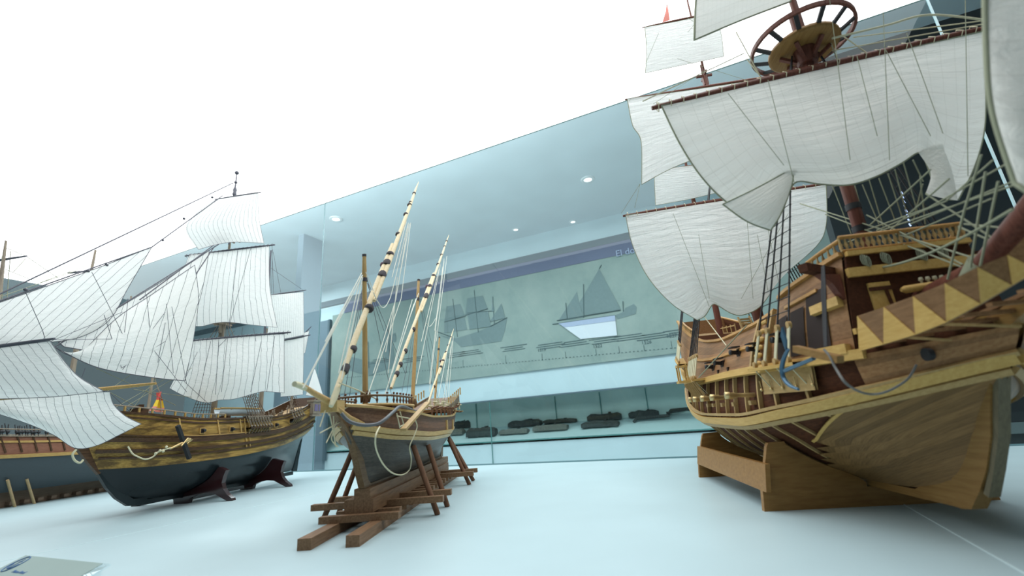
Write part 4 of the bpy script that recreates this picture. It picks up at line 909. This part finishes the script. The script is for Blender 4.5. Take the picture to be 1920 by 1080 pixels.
fs(-.09,[(355,477),(430,470),(505,461)],[(320,604),(372,612),(402,606),(428,604),(470,609),(520,614)],[(355,477),(340,520),(325,570),(320,604)],[(505,461),(506,540),(520,614)],bulge=.075,nu=40,nv=30,name='topsail',footb=.7,seed=2,wr=.003)
fyard(-.095,(330,642),(545,623),.009,'fore_yard',reef=26)
fs(-.09,[(340,641),(440,632),(533,626)],[(318,728),(345,742),(385,755),(412,750),(440,748),(480,737),(497,734),(533,737)],[(340,641),(335,690),(318,728)],[(533,626),(533,680),(533,737)],bulge=.075,nu=44,nv=28,name='fore_course',footb=.7,seed=4,wr=.004)
fyard(-.495,(500,554),(574,544),.005,'main_topsail_yard')
fs(-.49,[(508,553),(540,550),(569,547)],[(500,640),(540,634),(570,628)],bulge=.03,nu=20,nv=18,name='main_topsail')
fyard(-.495,(520,640),(582,628),.006,'main_yard')
fs(-.49,[(526,640),(550,636),(570,632)],[(526,744),(550,742),(568,740)],bulge=.03,nu=20,nv=18,name='main_course')
fyard(-.8,(566,630),(584,612),.004,'spanker_gaff')
fs(-.78,[(570,624),(580,620)],[(566,664),(572,662)],bulge=.01,nu=8,nv=8,name='spanker',mat='fsail')
def fj(T,B,L,Rr,**k): return sail(fr,M['fjib'],S,'y',k.pop('y',0),T,B,L,Rr,edge=M['darkspar'],edger=.002,**k)
fj([(-60,585),(0,567),(170,507),(285,463)],[(-60,650),(0,648),(60,640),(88,642)],[(-60,585),(-60,650)],[(285,463),(240,540),(205,600),(150,632),(88,642)],bulge=.05,nu=44,nv=26,name='flying_jib',seed=21,along_dir=(-.74,.67))
fj([(145,672),(215,600),(285,552),(365,497)],[(105,652),(180,688),(280,707),(347,714)],[(145,672),(120,662),(105,652)],[(365,497),(372,560),(362,640),(347,714)],y=.02,bulge=.05,nu=44,nv=26,name='fore_staysail',seed=22,along_dir=(-.30,.95))
fj([(110,642),(200,590),(300,530),(392,470)],[(120,650),(200,665),(300,690),(330,690)],[(110,642),(120,650)],[(392,470),(375,560),(330,690)],y=-.03,bulge=.03,nu=30,nv=20,name='jib',seed=23,along_dir=(-.3,.95))
fyard(.905,(-150,670),(102,635),.008,'sprit_topsail_yard',reef=0)
fs(.91,[(-120,668),(0,652),(94,639)],[(-120,750),(0,748),(100,744),(196,734)],[(-120,668),(-120,750)],[(94,639),(120,676),(150,708),(196,734)],bulge=.035,nu=36,nv=22,name='sprit_topsail',seed=31,along_dir=(.62,.78))
fyard(.715,(-140,764),(292,719),.009,'spritsail_yard','ochre')
fs(.72,[(-60,754),(60,745),(140,738),(206,734)],[(-40,765),(40,790),(100,815),(140,840),(180,836),(225,815),(265,795)],[(-60,754),(-50,760),(-40,765)],[(206,734),(213,758),(235,780),(265,795)],bulge=.05,nu=44,nv=24,name='spritsail',seed=32,footb=.6)
sail(fr,M['fsail'],S,'y',0,[(589,692),(591,692)],[(573,741),(590,743),(606,742)],bulge=.015,nu=14,nv=14,edge=M['darkspar'],edger=.0012,name='driver')
# fittings along the rails
for s in [.62+.03*k for k in range(12)]:
    for sd in (1,-1):
        p=Vector(FRI.p(s,1,-.002,sd)); MB().box(p+Vector((0,0,.012)),(.007,.007,.026)).build('rail_head',M['ochre'],fr)
for sd in (1,-1): MB().tube([Vector(FRI.p(.62+.33*k/12,1,-.002,sd))+Vector((0,0,.026)) for k in range(13)],.0035,6).build('forecastle_rail',M['spar'],fr)
o=MB()
for k in range(60):
    r_=random.Random(k+50); s=.1+.86*r_.random(); w=FRI.p(s,1)[1]; p=Vector((FRI.p(s,1)[0],(2*r_.random()-1)*w*.85,FRI.p(s,.9)[2]))
    h=.03+.045*r_.random(); o.tube([p,p+Vector((.02*(r_.random()-.5),.02*(r_.random()-.5),h))],.0025+.002*r_.random(),5).ball(p+Vector((0,0,h*.7)),.005+.004*r_.random(),5)
o.build('deck_fittings',M['spar'],fr,kind='stuff')
MB().box((.31,0,.44),(.05,.05,.05)).bar((.29,-.03,.47),(.33,.03,.47),.02,.02).build('bell_house',M['fdark'],fr)
# rigging
def fl_(a_,b_,ya=0.,yb=None,r=.0016,m='darkspar',n='rigging_line',sag=0): rope(fr,[S.ay(*a_,ya),S.ay(*b_,ya if yb is None else yb)],r,M[m],n,sag)
for a_,b_ in (((437,343),(-40,570)),((417,367),(285,463)),((285,463),(-40,578)),((400,460),(262,562)),((410,458),(100,652)),((402,462),(350,540))): fl_(a_,b_,0,0,.003)
for x,y in ((398,370),(345,410),(305,450),(165,508),(48,543),(200,497)): MB().ball(S.ay(x,y,0),.007,6).build('stay_block',M['darkspar'],fr)
for a_,b_ in (((172,510),(195,555)),((195,555),(232,631)),((48,548),(80,620)),((80,620),(88,648)),((195,590),(228,690)),((275,553),(285,660)),((322,575),(350,720)),((310,605),(296,680)),((95,640),(230,585)),((228,690),(310,640)),((230,693),(310,585)),((345,715),(405,770)),((345,715),(370,660)),((265,627),(350,735)),((95,637),(270,635)),((140,745),(160,690)),((205,735),(262,790)),((95,640),(150,740)),((240,560),(232,640)),((312,570),(325,700))): fl_(a_,b_,.06,.06,.0011)
for a_,b_ in (((200,735),(330,640)),((215,765),(345,690)),((230,790),(300,700)),((205,735),(270,770)),((250,730),(360,745)),((180,690),(330,760)),((240,760),(360,690))): fl_(a_,b_,.03,.0,.0013,'rope')
for a_,b_ in (((446,470),(415,735)),((470,466),(430,610)),((395,640),(372,745)),((410,640),(404,740)),((490,640),(470,735)),((515,630),(500,735)),((440,620),(410,650)),((475,615),(480,640)),((455,614),(452,634))): rope(fr,[S.ax(*a_,-.0),S.ax(*b_,-.0)],.0012,M['darkspar'],'buntline')
for a_,b_ in (((512,472),(527,552)),((508,480),(506,540)),((511,468),(509,550)),((504,500),(570,545)),((515,590),(555,730)),((520,600),(560,740)),((535,640),(548,700)),((510,460),(515,615))): fl_(a_,b_,0,0,.0012)
o=MB()
for k in range(7): o.tube([S.ax(415+2*k,600,-.12),S.ax(388+9*k,642,-.12)],.0022,4)
o.build('futtock_rope_cluster',M['spar'],fr)
# lacquered cradle
fst=thing('ship_stand','lacquered dark mahogany stand with curled feet under the black-bottomed ship','stand',S.o,S.rz)
for xx in (0.,-.46):
    cut=[]
    for j in range(13):
        p=FRI.at(xx,.5*j/12,.006)
        if p[2]<.163: cut.append((p[1],p[2]))
    cut=[(.010,.028),(.010,.048)]+[c for c in cut if c[0]>.012]
    tip=cut[-1]
    right=[(.04,0),(.046,.022),(.08,.036),(.13,.044),(.18,.040),(.225,.018),(.262,0),(.29,0),(.285,.012),(.255,.032),(.232,.058),(.221,.085),(.226,.115),(.238,.145),(tip[0]+.030,tip[1]+.006),(tip[0]+.012,tip[1]+.012)]+cut[::-1]
    poly=right+[(-p,q) for p,q in right[::-1]]
    fix_normals(MB().prism(poly,(xx,0,0),(0,1,0),(0,0,1),(1,0,0),.026).build('cradle_board',M['maroon'],fst))
MB().box((-.23,0,.020),(.46,.03,.018)).build('tie_bar',M['maroon'],fst)

# ------------------------------------------------------------------ the small lateen-rigged model on its slipway, in the middle
X=Frame(-1.11,1.30,-68.5)
XEB=Hull(zk=[(0,.118),(1,.116)],
 zw=[(0,.272),(.3,.25),(.6,.25),(.85,.268),(1,.30)],
 zt=[(0,.37),(.3,.325),(.6,.318),(.8,.335),(1,.36)],
 B=[(0,.004),(.1,.05),(.25,.1),(.4,.13),(.5,.142),(1,.14)],
 xa=[(0,-.98),(.5,-1.05),(1,-1.1)],xf=[(0,.13),(.25,.2),(.5,.30),(.75,.33),(1,.35)],
 sm=.55,pb=[(0,1.6),(.3,2.3),(.5,3.3),(1,3.8)],ps=[(0,1.4),(.5,2.0),(1,2.0)],tr=[(0,.05),(.4,.2),(.6,.5),(1,.55)])
xb=thing('xebec_model','small grey-bottomed three-masted model with slanting bare yards, in the middle','model ship',X.o,X.rz)
hull_patch(MB(),XEB,0,1,0,.5,50,18).build('bottom',M['xbot'],xb,label='dark grey planked bottom')
hull_patch(MB(),XEB,0,1,.5,1,50,10).build('topsides',M['xup'],xb)
hull_patch(MB(),XEB,0,.99,.7,1,50,4,off=-.006).build('inner_bulwark',M['xup'],xb)
for v,w,d in ((.525,.016,.007),(.46,.014,.006)):
    o=MB(); hull_strip(o,XEB,along(v,0,.985,50),w,d); o.build('wale',M['xwale'],xb,label='pale yellow wale')
o=MB(); hull_strip(o,XEB,along(1.,0,.985,50),.007,.009,off=-.003); o.build('cap_rail',M['xwale'],xb)
st=[(.13,.112),(.155,.116),(.185,.16),(.215,.21),(.25,.255),(.30,.295),(.355,.325),(.40,.345)]; bk=[(.10,.122),(.125,.135),(.155,.18),(.185,.23),(.22,.275),(.265,.315),(.32,.345),(.38,.365)]
fix_normals(MB().prism(st+bk[::-1],(0,0,0),(1,0,0),(0,0,1),(0,1,0),.02).build('stem',M['xstem'],xb))
MB().box((-.43,0,.1185),(1.12,.016,.009)).build('keel',M['xstem'],xb)
fix_normals(MB().prism([(-.975,.12),(-1.03,.118),(-1.075,.28),(-1.05,.30)],(0,0,0),(1,0,0),(0,0,1),(0,1,0),.01).build('rudder',M['xstem'],xb))
deck(MB(),XEB,.02,.97,.82,inset=-.004).build('deck',M['fdeck'],xb)
# forecastle with railing of small posts
yf=.088
o=MB(); F0=[(.205,0),(.20,.05),(.13,.098),(-.06,.105)]
out=[Vector((a,b,0)) for a,b in [(.215,-.05),(.215,.05),(.15,.092),(.04,.102),(-.05,.105)]]
full=[Vector((-.05,-.105,0)),Vector((.04,-.102,0)),Vector((.15,-.092,0))]+out
o.grid([[p+Vector((0,0,.325)),p+Vector((0,0,.358))] for p in full],smooth=False); o.add([p+Vector((0,0,.357)) for p in full],[tuple(range(len(full)))]); fcs=o.build('forecastle',M['xup'],xb)
o=MB(); o.tube([p*1.02+Vector((0,0,.358)) for p in full],.005,6); o.build('forecastle_moulding',M['xwale'],fcs)
MB().tube([p+Vector((0,.004,.338)) for p in full[3:]],.003,6).build('forecastle_moulding',M['xwale'],fcs)
o=MB(); o.tube([p+Vector((0,0,.386)) for p in full],.0038,6); rl=o.build('forecastle_rail',M['xstem'],fcs)
for i in range(len(full)-1):
    a_,b_=full[i],full[i+1]; n=max(1,int((b_-a_).length/.026))
    for j in range(n):
        p=a_.lerp(b_,(j+.5)/n); MB().lathe(p+Vector((0,0,.359)),(0,0,1),[(0,.003),(.007,.002),(.013,.0045),(.02,.002),(.027,.003)],6).ball(p+Vector((0,0,.394)),.004,5).build('rail_post',M['cradle2'],rl)
# waist and stern clutter: pin rails, swivel stocks, planked outriggers
for side in(1,-1):
    for k,(s,v) in enumerate(((.62,1.0),(.56,1.0),(.5,1.0),(.44,1.0),(.38,1.0),(.32,1.0),(.26,1.0),(.2,1.0),(.14,1.0),(.08,1.0))):
        p=Vector(XEB.p(s,v,.0,side)); o=MB().lathe(p,(0,0,1),[(0,.004),(.012,.003),(.022,.006),(.03,.003),(.034,.004)],6); o.tube([p+Vector((-.01,0,.03)),p+Vector((0,side*.01,.034)),p+Vector((.02,side*.03,.036))],[.003,.005,.003],6); o.build('swivel_gun',M['cradle2'],xb)
    for s in (.25,.42): 
        p=Vector(XEB.p(s,.62,.003,side)); MB().box(p+Vector((0,0,.012)),(.016,.008,.05)).build('hull_fender',M['xwale'],xb)
for k in range(12):
    x=-.50-.05*k; o=MB().bar((x,-.115,.352+.004*(k%3)),(x,.125,.348+.004*(k%2)),.012,.006); o.build('deck_beam',M['xmast'] if k%2 else M['xup'],xb)
o=MB()
for k in range(26):
    r_=random.Random(k); x=-.40-.62*r_.random(); y=.03+.09*r_.random()
    c=Vector((x,y,.362)); o.tube([c+Vector((.010*math.cos(q),.010*math.sin(q),.0+.012*(k%3))) for q in [i*.9 for i in range(8)]],.0028,4); o.tube([c,c+Vector((.004,0,.04))],.003,5)
o.build('coiled_lines',M['rope2'],xb,kind='stuff')
MB().grid([[Vector((-.72,-.10,.365)),Vector((-.72,.10,.365))],[Vector((-.9,-.10,.395)),Vector((-.9,.10,.395))],[Vector((-1.12,-.08,.44)),Vector((-1.12,.08,.44))]],smooth=False).build('poop_deck',M['xup'],xb)
for sd in(-1,1):
    o=MB().sweep([(-.70,sd*.105,.35),(-.9,sd*.10,.38),(-1.14,sd*.085,.43)],[(0,sd,0)]*3,.05,.006); o.build('poop_bulwark',M['xstem'],xb)
    o=MB()
    for k in range(7): x=-.72-.06*k; o.tube([(x,sd*.108,.375+.012*k),(x,sd*.108,.41+.012*k)],.0035,6).ball((x,sd*.108,.412+.012*k),.0055,5)
    o.build('poop_posts',M['xwale'],xb)
# beak and bowsprit spars
q1=lambda x,y,yy=0.: X.ay(x,y,yy)
bs=MB().tube([q1(672,787),q1(630,760),q1(590,738),q1(566,722)],[.010,.0095,.0075,.006],10).build('bowsprit',M['xmast'],xb)
MB().tube([q1(572,728),q1(560,722),q1(552,720)],[.0065,.0075,.0065],8).tube([q1(640,770,.01),q1(655,760,.02),q1(672,770,.03)],.003,5).build('bowsprit_lashing',M['rope2'],bs)
MB().tube([q1(680,795,.04),q1(655,783,.03),q1(628,762,.015)],[.007,.007,.006],8).build('spare_spar',M['xmast'],xb)
o=MB().box((.375,0,.352),(.05,.045,.03)); o.build('beak_block',M['xwale'],xb)
o=MB()
for x0,y0,x1,y1 in ((610,770,600,800),(618,775,630,838),(625,780,628,835),(600,812,640,790),(632,790,612,830)): o.tube([q1(x0,y0),q1(x1,y1)],.0016,5)
o.tube(smooth([q1(x,y) for x,y in ((640,800),(626,810),(622,825),(634,838))],4),.0016,5); o.build('head_lines',M['rope2'],xb)
# grey hose-like cable along the rail and the long hanging loop
pt=lambda x,y: X.ay(x,y,.125)
MB().tube(smooth([X.ay(x,y,yy) for x,y,yy in ((640,775,.03),(655,790,.05),(680,797,.08),(706,795,.105),(722,786,.12),(738,772,.125),(752,762,.125),(775,770,.125),(800,782,.125),(806,793,.125))],5),.0048,7).build('grey_cable',plain('grey_cable',(.10,.11,.12),.5),xb)
MB().tube(smooth([X.ay(x,y,yy) for x,y,yy in ((712,800,.115),(705,815,.135),(704,835,.13),(710,855,.12),(722,875,.11),(738,888,.105),(755,890,.105),(768,880,.11),(771,860,.125),(768,838,.135),(776,818,.145),(782,800,.15),(778,786,.15))],5),.0022,6).build('hanging_rope',M['rope2'],xb,label='pale rope hanging in a long loop')
MB().bar(X.ay(756,806,.155),X.ay(802,755,.155),.018,.008).build('gangplank',M['maple2'],xb)
o=MB()
for a_,b_ in (((744,775),(750,803)),((750,772),(758,800)),((744,780),(770,785)),((750,800),(775,787))): o.tube([pt(*a_),pt(*b_)],.002,4)
o.build('rail_tackle',M['rope2'],xb)
# masts (raked), yards and lashings
def xm(a_,b_,r0,r1,y=0.):
    A_,B_=X.ay(*a_,y),X.ay(*b_,y); A_=A_-(B_-A_)*(.05/(B_-A_).length); m=MB().tube([A_,A_.lerp(B_,.5),A_.lerp(B_,.86),A_.lerp(B_,.87),B_],[r0,(r0+r1)/2,r1,r1*1.1,r1*.85],10).build('mast',M['xmast'],xb)
    MB().tube([A_.lerp(B_,.82),A_.lerp(B_,.845)],r1*1.25,10,cap=False).tube([A_.lerp(B_,.985),A_.lerp(B_,1.0)],r1*1.0,10).build('mast_band',M['lash'],m); return A_,B_
m1=xm((685,750),(683,477),.0095,.0075); m2=xm((773,760),(785,524),.0095,.0075); m3=xm((814,772),(824,632),.007,.005)
def xy(a_,b_,c_,r,bands,y=.018,join=.5):
    A_,B_=X.ay(*a_,y),X.ay(*b_,y); D=(B_-A_); t=lambda q:A_+D*q
    o2=Vector((0,r*.62,-r*.2)); yd=MB().tube([t(0)-o2*.3,t(.15)-o2,t(join-.05)-o2,t(join+.1)-o2],[r*.65,r*.9,r*.9,r*.7],10).build('lateen_yard',M['xyard'],xb)
    MB().tube([t(join-.16)+o2,t(join)+o2,t(.8)+o2*.5,t(.93),t(1)],[r*.6,r*.9,r*.72,r*.5,r*.12],10).build('upper_spar',M['xyard'],yd)
    for q,w in bands:
        k=.86 if join-.2<q<join+.12 else .6
        if q>.8: k=.45
        MB().tube([t(q-w*.45),t(q-w*.25),t(q+w*.25),t(q+w*.45)],[r*1.5*k+.0008,r*1.62*k+.0012,r*1.62*k+.0012,r*1.5*k+.0008],9).build('lashing',M['lash'],yd)
    return t
t1=xy((630,737),(785,341),None,.0105,((.06,.02),(.115,.012),(.25,.012),(.385,.022),(.44,.022),(.485,.012),(.60,.011),(.73,.010),(.80,.009),(.82,.009),(.895,.010)),join=.44)
MB().tube([t1(-.03),t1(-.01),t1(.01)],[.006,.009,.0085],8).build('yard_end_tackle',M['rope2'],xb)
t2=xy((734,728),(842,440),None,.0085,((.05,.014),(.085,.012),(.14,.012),(.24,.012),(.43,.03),(.50,.016),(.58,.010),(.68,.008),(.77,.008),(.86,.010),(.92,.009)),join=.5)
t3=xy((801,764),(851,616),None,.0062,((.2,.012),(.42,.018),(.5,.016),(.62,.012),(.72,.012),(.85,.010)),join=.5)
for A_,B_,q in ((m1,t1,.435),(m2,t2,.50),(m3,t3,.5)):
    p=B_(q); MB().ball(p+Vector((0,-.012,0)),.0125 if A_ is not m3 else .0085,8).build('parrel_lashing',plain('parrel_purple',(.10,.06,.085),.9),xb)
def xr(a_,b_,ya=0.,yb=None,r=.0014,sag=0.,m='xcord'): rope(xb,[X.ay(*a_,ya),X.ay(*b_,ya if yb is None else yb)],r,M[m],'rigging_line',sag)
for a_,b_ in (((678,512),(568,728)),((680,516),(572,722)),((676,518),(635,700)),((680,520),(640,712)),((676,516),(610,640)),((766,418),(742,562)),((770,418),(752,560)),((742,562),(700,700)),((768,420),(723,660)),((762,415),(735,520)),((752,560),(690,740)),((745,520),(728,700)),((823,505),(790,640)),((833,485),(815,620)),((838,480),(818,640)),((830,500),(805,720)),((826,495),(780,720)),((776,570),(735,700)),((780,560),(720,745)),((773,562),(728,720)),((785,550),(770,590)),((818,620),(805,735)),((848,640),(830,760)),((845,650),(836,750)),((842,640),(822,745)),((850,630),(840,755)),((686,510),(700,545))): xr(a_,b_,.03,.05,.0015)
rope(xb,[X.ay(x,y,.03) for x,y in ((700,548),(708,565),(718,577),(728,566),(738,535),(765,420))],.0016,M['xcord'],'slack_line')
rope(xb,[X.ay(x,y,.03) for x,y in ((800,606),(806,612),(815,600),(822,580),(833,490))],.0014,M['xcord'],'slack_line')
rope(xb,[X.ay(x,y,.03) for x,y in ((636,718),(660,727),(690,740),(705,748))],.0020,M['rope2'],'slack_line')
for a_,b_ in (((684,520),(636,742)),((684,520),(645,744)),((684,520),(655,745)),((686,520),(760,700)),((688,520),(735,745)),((688,530),(720,620)),((786,560),(762,742)),((787,560),(752,744)),((788,570),(812,740)),((790,575),(822,748)),((788,560),(835,745)),((823,660),(808,752)),((824,662),(842,755))): xr(a_,b_,-.06,-.09,.001,m='darkspar')
for a_ in (m1,m2):
    o=MB(); b_=a_[0]+(a_[1]-a_[0]).normalized()*.08
    for k in range(6): c=b_+Vector((.012*math.cos(k),.012*math.sin(k),-.02)); o.tube([c+Vector((0,0,.018)),c+Vector((.004,.004,0)),c-Vector((0,0,.018))],[.003,.006,.003],6)
    o.build('mast_blocks',M['xstem'],xb)
# slipway cradle
cr=thing('slipway_cradle','stepped dark timber slipway with slanting props under the small grey model','stand',X.o,X.rz)
for y in (-.074,.053): MB().box((-.40,y,.014),(1.5,.036,.028)).build('ground_rail',M['cradle'],cr)
for k in range(16):
    x=.165-.078*k; w=.20 if k else .24
    MB().box((x,0,.0375),(.026,w,.019)).build('sleeper',M['cradle'],cr)
for y in (-.036,-.006,.024): MB().box((-.44,y-.004,.066),(1.18,.0295,.038)).build('long_beam',M['cradle'],cr)
MB().box((-.46,.0,.0995),(1.22,.05,.029)).build('keel_block',M['cradle'],cr)
for x in (.012,-.128,-.695,-.835):
    MB().box((x,0,.0515),(.024,.43,.0) if False else (.024,.44,.019)).build('cross_beam',M['cradle'],cr)
for sd in(-1,1):
    for x,ft in ((.004,.195),(-.136,.20),(-.703,.195),(-.843,.195)):
        h=XEB.at(x-.03,.36,.008,sd); MB().tube([(x-.012,sd*ft,.0),(h[0]-.012,h[1],h[2])],.0095,10).build('prop',M['cradle2'],cr)

# ------------------------------------------------------------------ the slate-sided ship at the left edge, behind
LF=Frame(-4.25,2.0,-75)
LEF=Hull(zk=[(0,.09),(1,.09)],zw=[(0,.31),(.5,.275),(1,.30)],zt=[(0,.50),(.3,.43),(.6,.40),(1,.45)],
 B=[(0,.10),(.1,.15),(.3,.19),(.5,.20),(1,.18)],xa=[(0,-.75),(1,-.9)],xf=[(0,.9),(.5,1.1),(1,1.2)],sm=.5,pb=[(0,1.8),(1,3)],ps=[(0,1.8),(1,2.6)],tr=[(0,.1),(1,.55)])
lf=thing('frigate_model','slate-hulled ship model with a red band, cut by the left edge of the view','model ship',LF.o,LF.rz)
hull_patch(MB(),LEF,0,1,0,.5,40,12).build('bottom',M['lblack'],lf); hull_patch(MB(),LEF,0,1,.5,1,40,8).build('topsides',M['lred'],lf,label='red-brown band above the slate side')
for v,w,d,m in ((.535,.02,.006,'ochre'),(.86,.012,.006,'ochre'),(1,.012,.01,'spar')):
    o=MB(); hull_strip(o,LEF,along(v,0,.98,40),w,d); o.build('wale',M[m],lf)
deck(MB(),LEF,.02,.97,.9).build('deck',M['fdeck'],lf)
for k in range(22):
    s=.12+.036*k; o=MB(); hull_strip(o,LEF,[(s,.62),(s,.8),(s,1.0),(s,1.12 if False else 1.0)],.008,.006,sides=(1,)); o.build('timber_head',M['fdark'],lf)
    p=Vector(LEF.p(s,1,0,1)); MB().tube([p,p+Vector((0,0,.035))],.004,6).build('rail_post',M['fdark'],lf)
MB().tube([Vector(LEF.p(.1+.85*i/20,1,0,1))+Vector((0,0,.036)) for i in range(21)],.004,6).build('hand_rail',M['spar'],lf)
def lm(a,b,r,n='mast'):
    A_,B_=LF.ay(*a),LF.ay(*b); D=(B_-A_); A2=Vector((A_.x-(A_.z-.35)*D.x/D.z,0,.35)); return MB().tube([A2,A_,B_],[r*1.2,r,r*.6],8).build(n,M['spar'],lf)
MB().tube([(.85,0,.35),(.87,0,1.30),(.90,0,1.63)],[.02,.014,.006],8).build('foremast',M['spar'],lf)
MB().tube([(.36,0,.35),(.372,0,1.4),(.37,0,1.76)],[.02,.013,.007],8).build('mainmast',M['spar'],lf)
MB().tube([(-.25,0,.35),(-.25,0,.95)],[.014,.008],8).build('mizzenmast',M['spar'],lf)
for a,b,x in (((-60,497),(50,480),.87),((128,512),(168,508),.37)):
    A_,B_=LF.ax(*a,x),LF.ax(*b,x); MB().tube([A_,A_.lerp(B_,.5),B_],[.006,.010,.005],8).build('yard',M['darkspar'],lf)
for a,b in (((12,465),(48,480)),((50,481),(110,522)),((48,485),(25,510)),((10,505),(60,525)),((8,470),(2,600)),((20,470),(10,600)),((170,495),(75,530)),((165,500),(-10,560)),((4,480),(0,560))): rope(lf,[LF.ay(*a),LF.ay(*b)],.0022,M['rope'],'rigging_line')
sail(lf,M['tan'],LF,'y',0,[(150,640),(195,575),(240,584)],[(172,668),(205,655),(238,640)],bulge=.05,nu=16,nv=12,edge=M['xmast'],edger=.006,name='furled_tan_sail')
MB().tube([LF.ay(165,607),LF.ay(205,590),LF.ay(250,582)],.010,8).build('gaff',M['xmast'],lf); MB().tube([LF.ay(243,584),LF.ay(246,555)],.006,6).build('gaff_end',M['spar'],lf)
for a,b in (((0,735),(130,790)),((60,760),(90,700)),((20,770),(60,700)),((0,690),(60,780))): rope(lf,[LF.ay(*a,.1),LF.ay(*b,.1)],.003,M['rope'],'rigging_line')
o=MB()
for k in range(40):
    r_=random.Random(k); p=Vector(LEF.p(.7+.28*r_.random(),1,.01,1)); o.tube([p,p+Vector((.02*(r_.random()-.5),-.02,.05+.02*r_.random()))],.003,4).ball(p+Vector((0,0,.02)),.009,5)
o.build('block_cluster',M['black'],lf,kind='stuff')
# ensign on a staff at the stern
f=lambda x,y: LF.ay(x,y,.0)
stf=MB().tube([f(288,705),f(300,738),f(304,790)],[.003,.004,.005],6).build('ensign_staff',M['spar'],lf)
def band(p,q,r_,s_,m):
    P=[[p.lerp(q,j/5)*(1-i/6)+s_.lerp(r_,j/5)*(i/6)+Vector((0,.03*math.sin(j*1.2+.5),0)) for j in range(6)] for i in range(7)]; return MB().grid(P)
ens=band(f(297,735),f(298,735),f(304,751),f(290,750),0).build('ensign',M['red'],stf,label='red and yellow ensign')
band(f(290,750),f(304,751),f(307,765),f(284,762),0).build('ensign_band',M['yellow'],ens); band(f(284,762),f(307,765),f(307,773),f(277,770),0).build('ensign_band',M['flagpink'],ens)
ls=thing('ship_stand','brown planked stand with two pale poles at the left edge of the view','stand',LF.o,LF.rz)
MB().box((.30,-.035,.048),(2.1,.06,.095)).build('stand_body',M['lbrown'],ls)
for k in range(24): MB().box((1.1-.075*k,-.02,.022),(.03,.10,.018)).build('sleeper',M['lbrown'],ls)
for a,b in (((14,900),(28,950)),((50,898),(65,942))):
    B_=LF.ay(*b,.07); B_.z=0; T_=LF.ay(*a,.115); MB().tube([B_,T_],.0075,8).build('pole',M['lpole'],ls)

# ------------------------------------------------------------------ label holder in the near left corner
def card_pt(x,y,z): return meet(x,y,(0,0,z),(0,0,1))
tl,tr=card_pt(48,1042,.034),card_pt(193,1057,.034)
e1=(tr-tl).normalized(); back=Vector((-e1.y,e1.x,0)); 
if back.y<0: back=-back
W=(tr-tl).length; down=(-back*.085+Vector((0,0,-.034))); dl=down.length; dn=down.normalized(); nn=e1.cross(-dn).normalized()
if nn.z<0: nn=-nn
lab=thing('label_holder','pale green caption card with a round blue emblem at the near left corner','sign',((tl.x+tr.x)/2,(tl.y+tr.y)/2-.03,0.0))
LO=Vector(lab.location)
def cp(u,w,h=0.): return tl+e1*(u*W)+dn*(w*dl)+nn*h-LO
def cprism(pts,h,th): 
    P=[cp(u,w,h) for u,w in pts]; k=len(P); Q=[p+nn*th for p in P]
    mb=MB().add(P+Q,[tuple(range(k))[::-1],tuple(range(k,2*k))]+[(i,(i+1)%k,k+(i+1)%k,k+i) for i in range(k)]); return mb
fix_normals(cprism([(0,0),(1,0),(1,1),(0,1)],0,.0012).build('card',M['card'],lab))
fix_normals(cprism([(1.01,0),(1.10,.02),(1.10,1),(1.01,1)],-.001,.004).build('holder_edge',M['acrylic'],lab)); fix_normals(MB().add([cp(0,0,-.0012),cp(1,0,-.0012),cp(1,0,-.0012)+Vector((0,0,-.0318)),cp(0,0,-.0012)+Vector((0,0,-.0318))],[(0,1,2,3)]).build('holder_back',M['acrylic'],lab))
o=MB(); cx,cy=.10,.33; ru=.052; rw=ru*W/dl
ring=[cp(cx+ru*math.cos(a),cy+rw*math.sin(a)*1.35,.0022) for a in [i*2*math.pi/28 for i in range(29)]]; o.tube(ring,.0011,5); em=o.build('round_emblem',M['navy'],lab)
o=MB(); o.tube([cp(cx,cy-rw*.9,.002),cp(cx,cy+rw*.8,.002)],.0009,5); o.tube([cp(cx-ru*.35,cy-rw*.45,.002),cp(cx+ru*.35,cy-rw*.45,.002)],.0008,5); o.tube([cp(cx+ru*.65*math.cos(a),cy+rw*.85*math.sin(a),.002) for a in [math.pi*i/10 for i in range(11)]],.0009,5); o.build('anchor_mark',M['navy'],em)
Mx=Matrix((e1,-dn,nn)).transposed().to_4x4()
for t,w,sz in (('Museo Naval',.60,.012),):
    m=text(t,'card_text',(0,0,0),sz,M['navy'],lab,rot=(0,0,0),ext=.0004); m.matrix_local=Matrix.Translation(cp(.22,w,.0016))@Mx
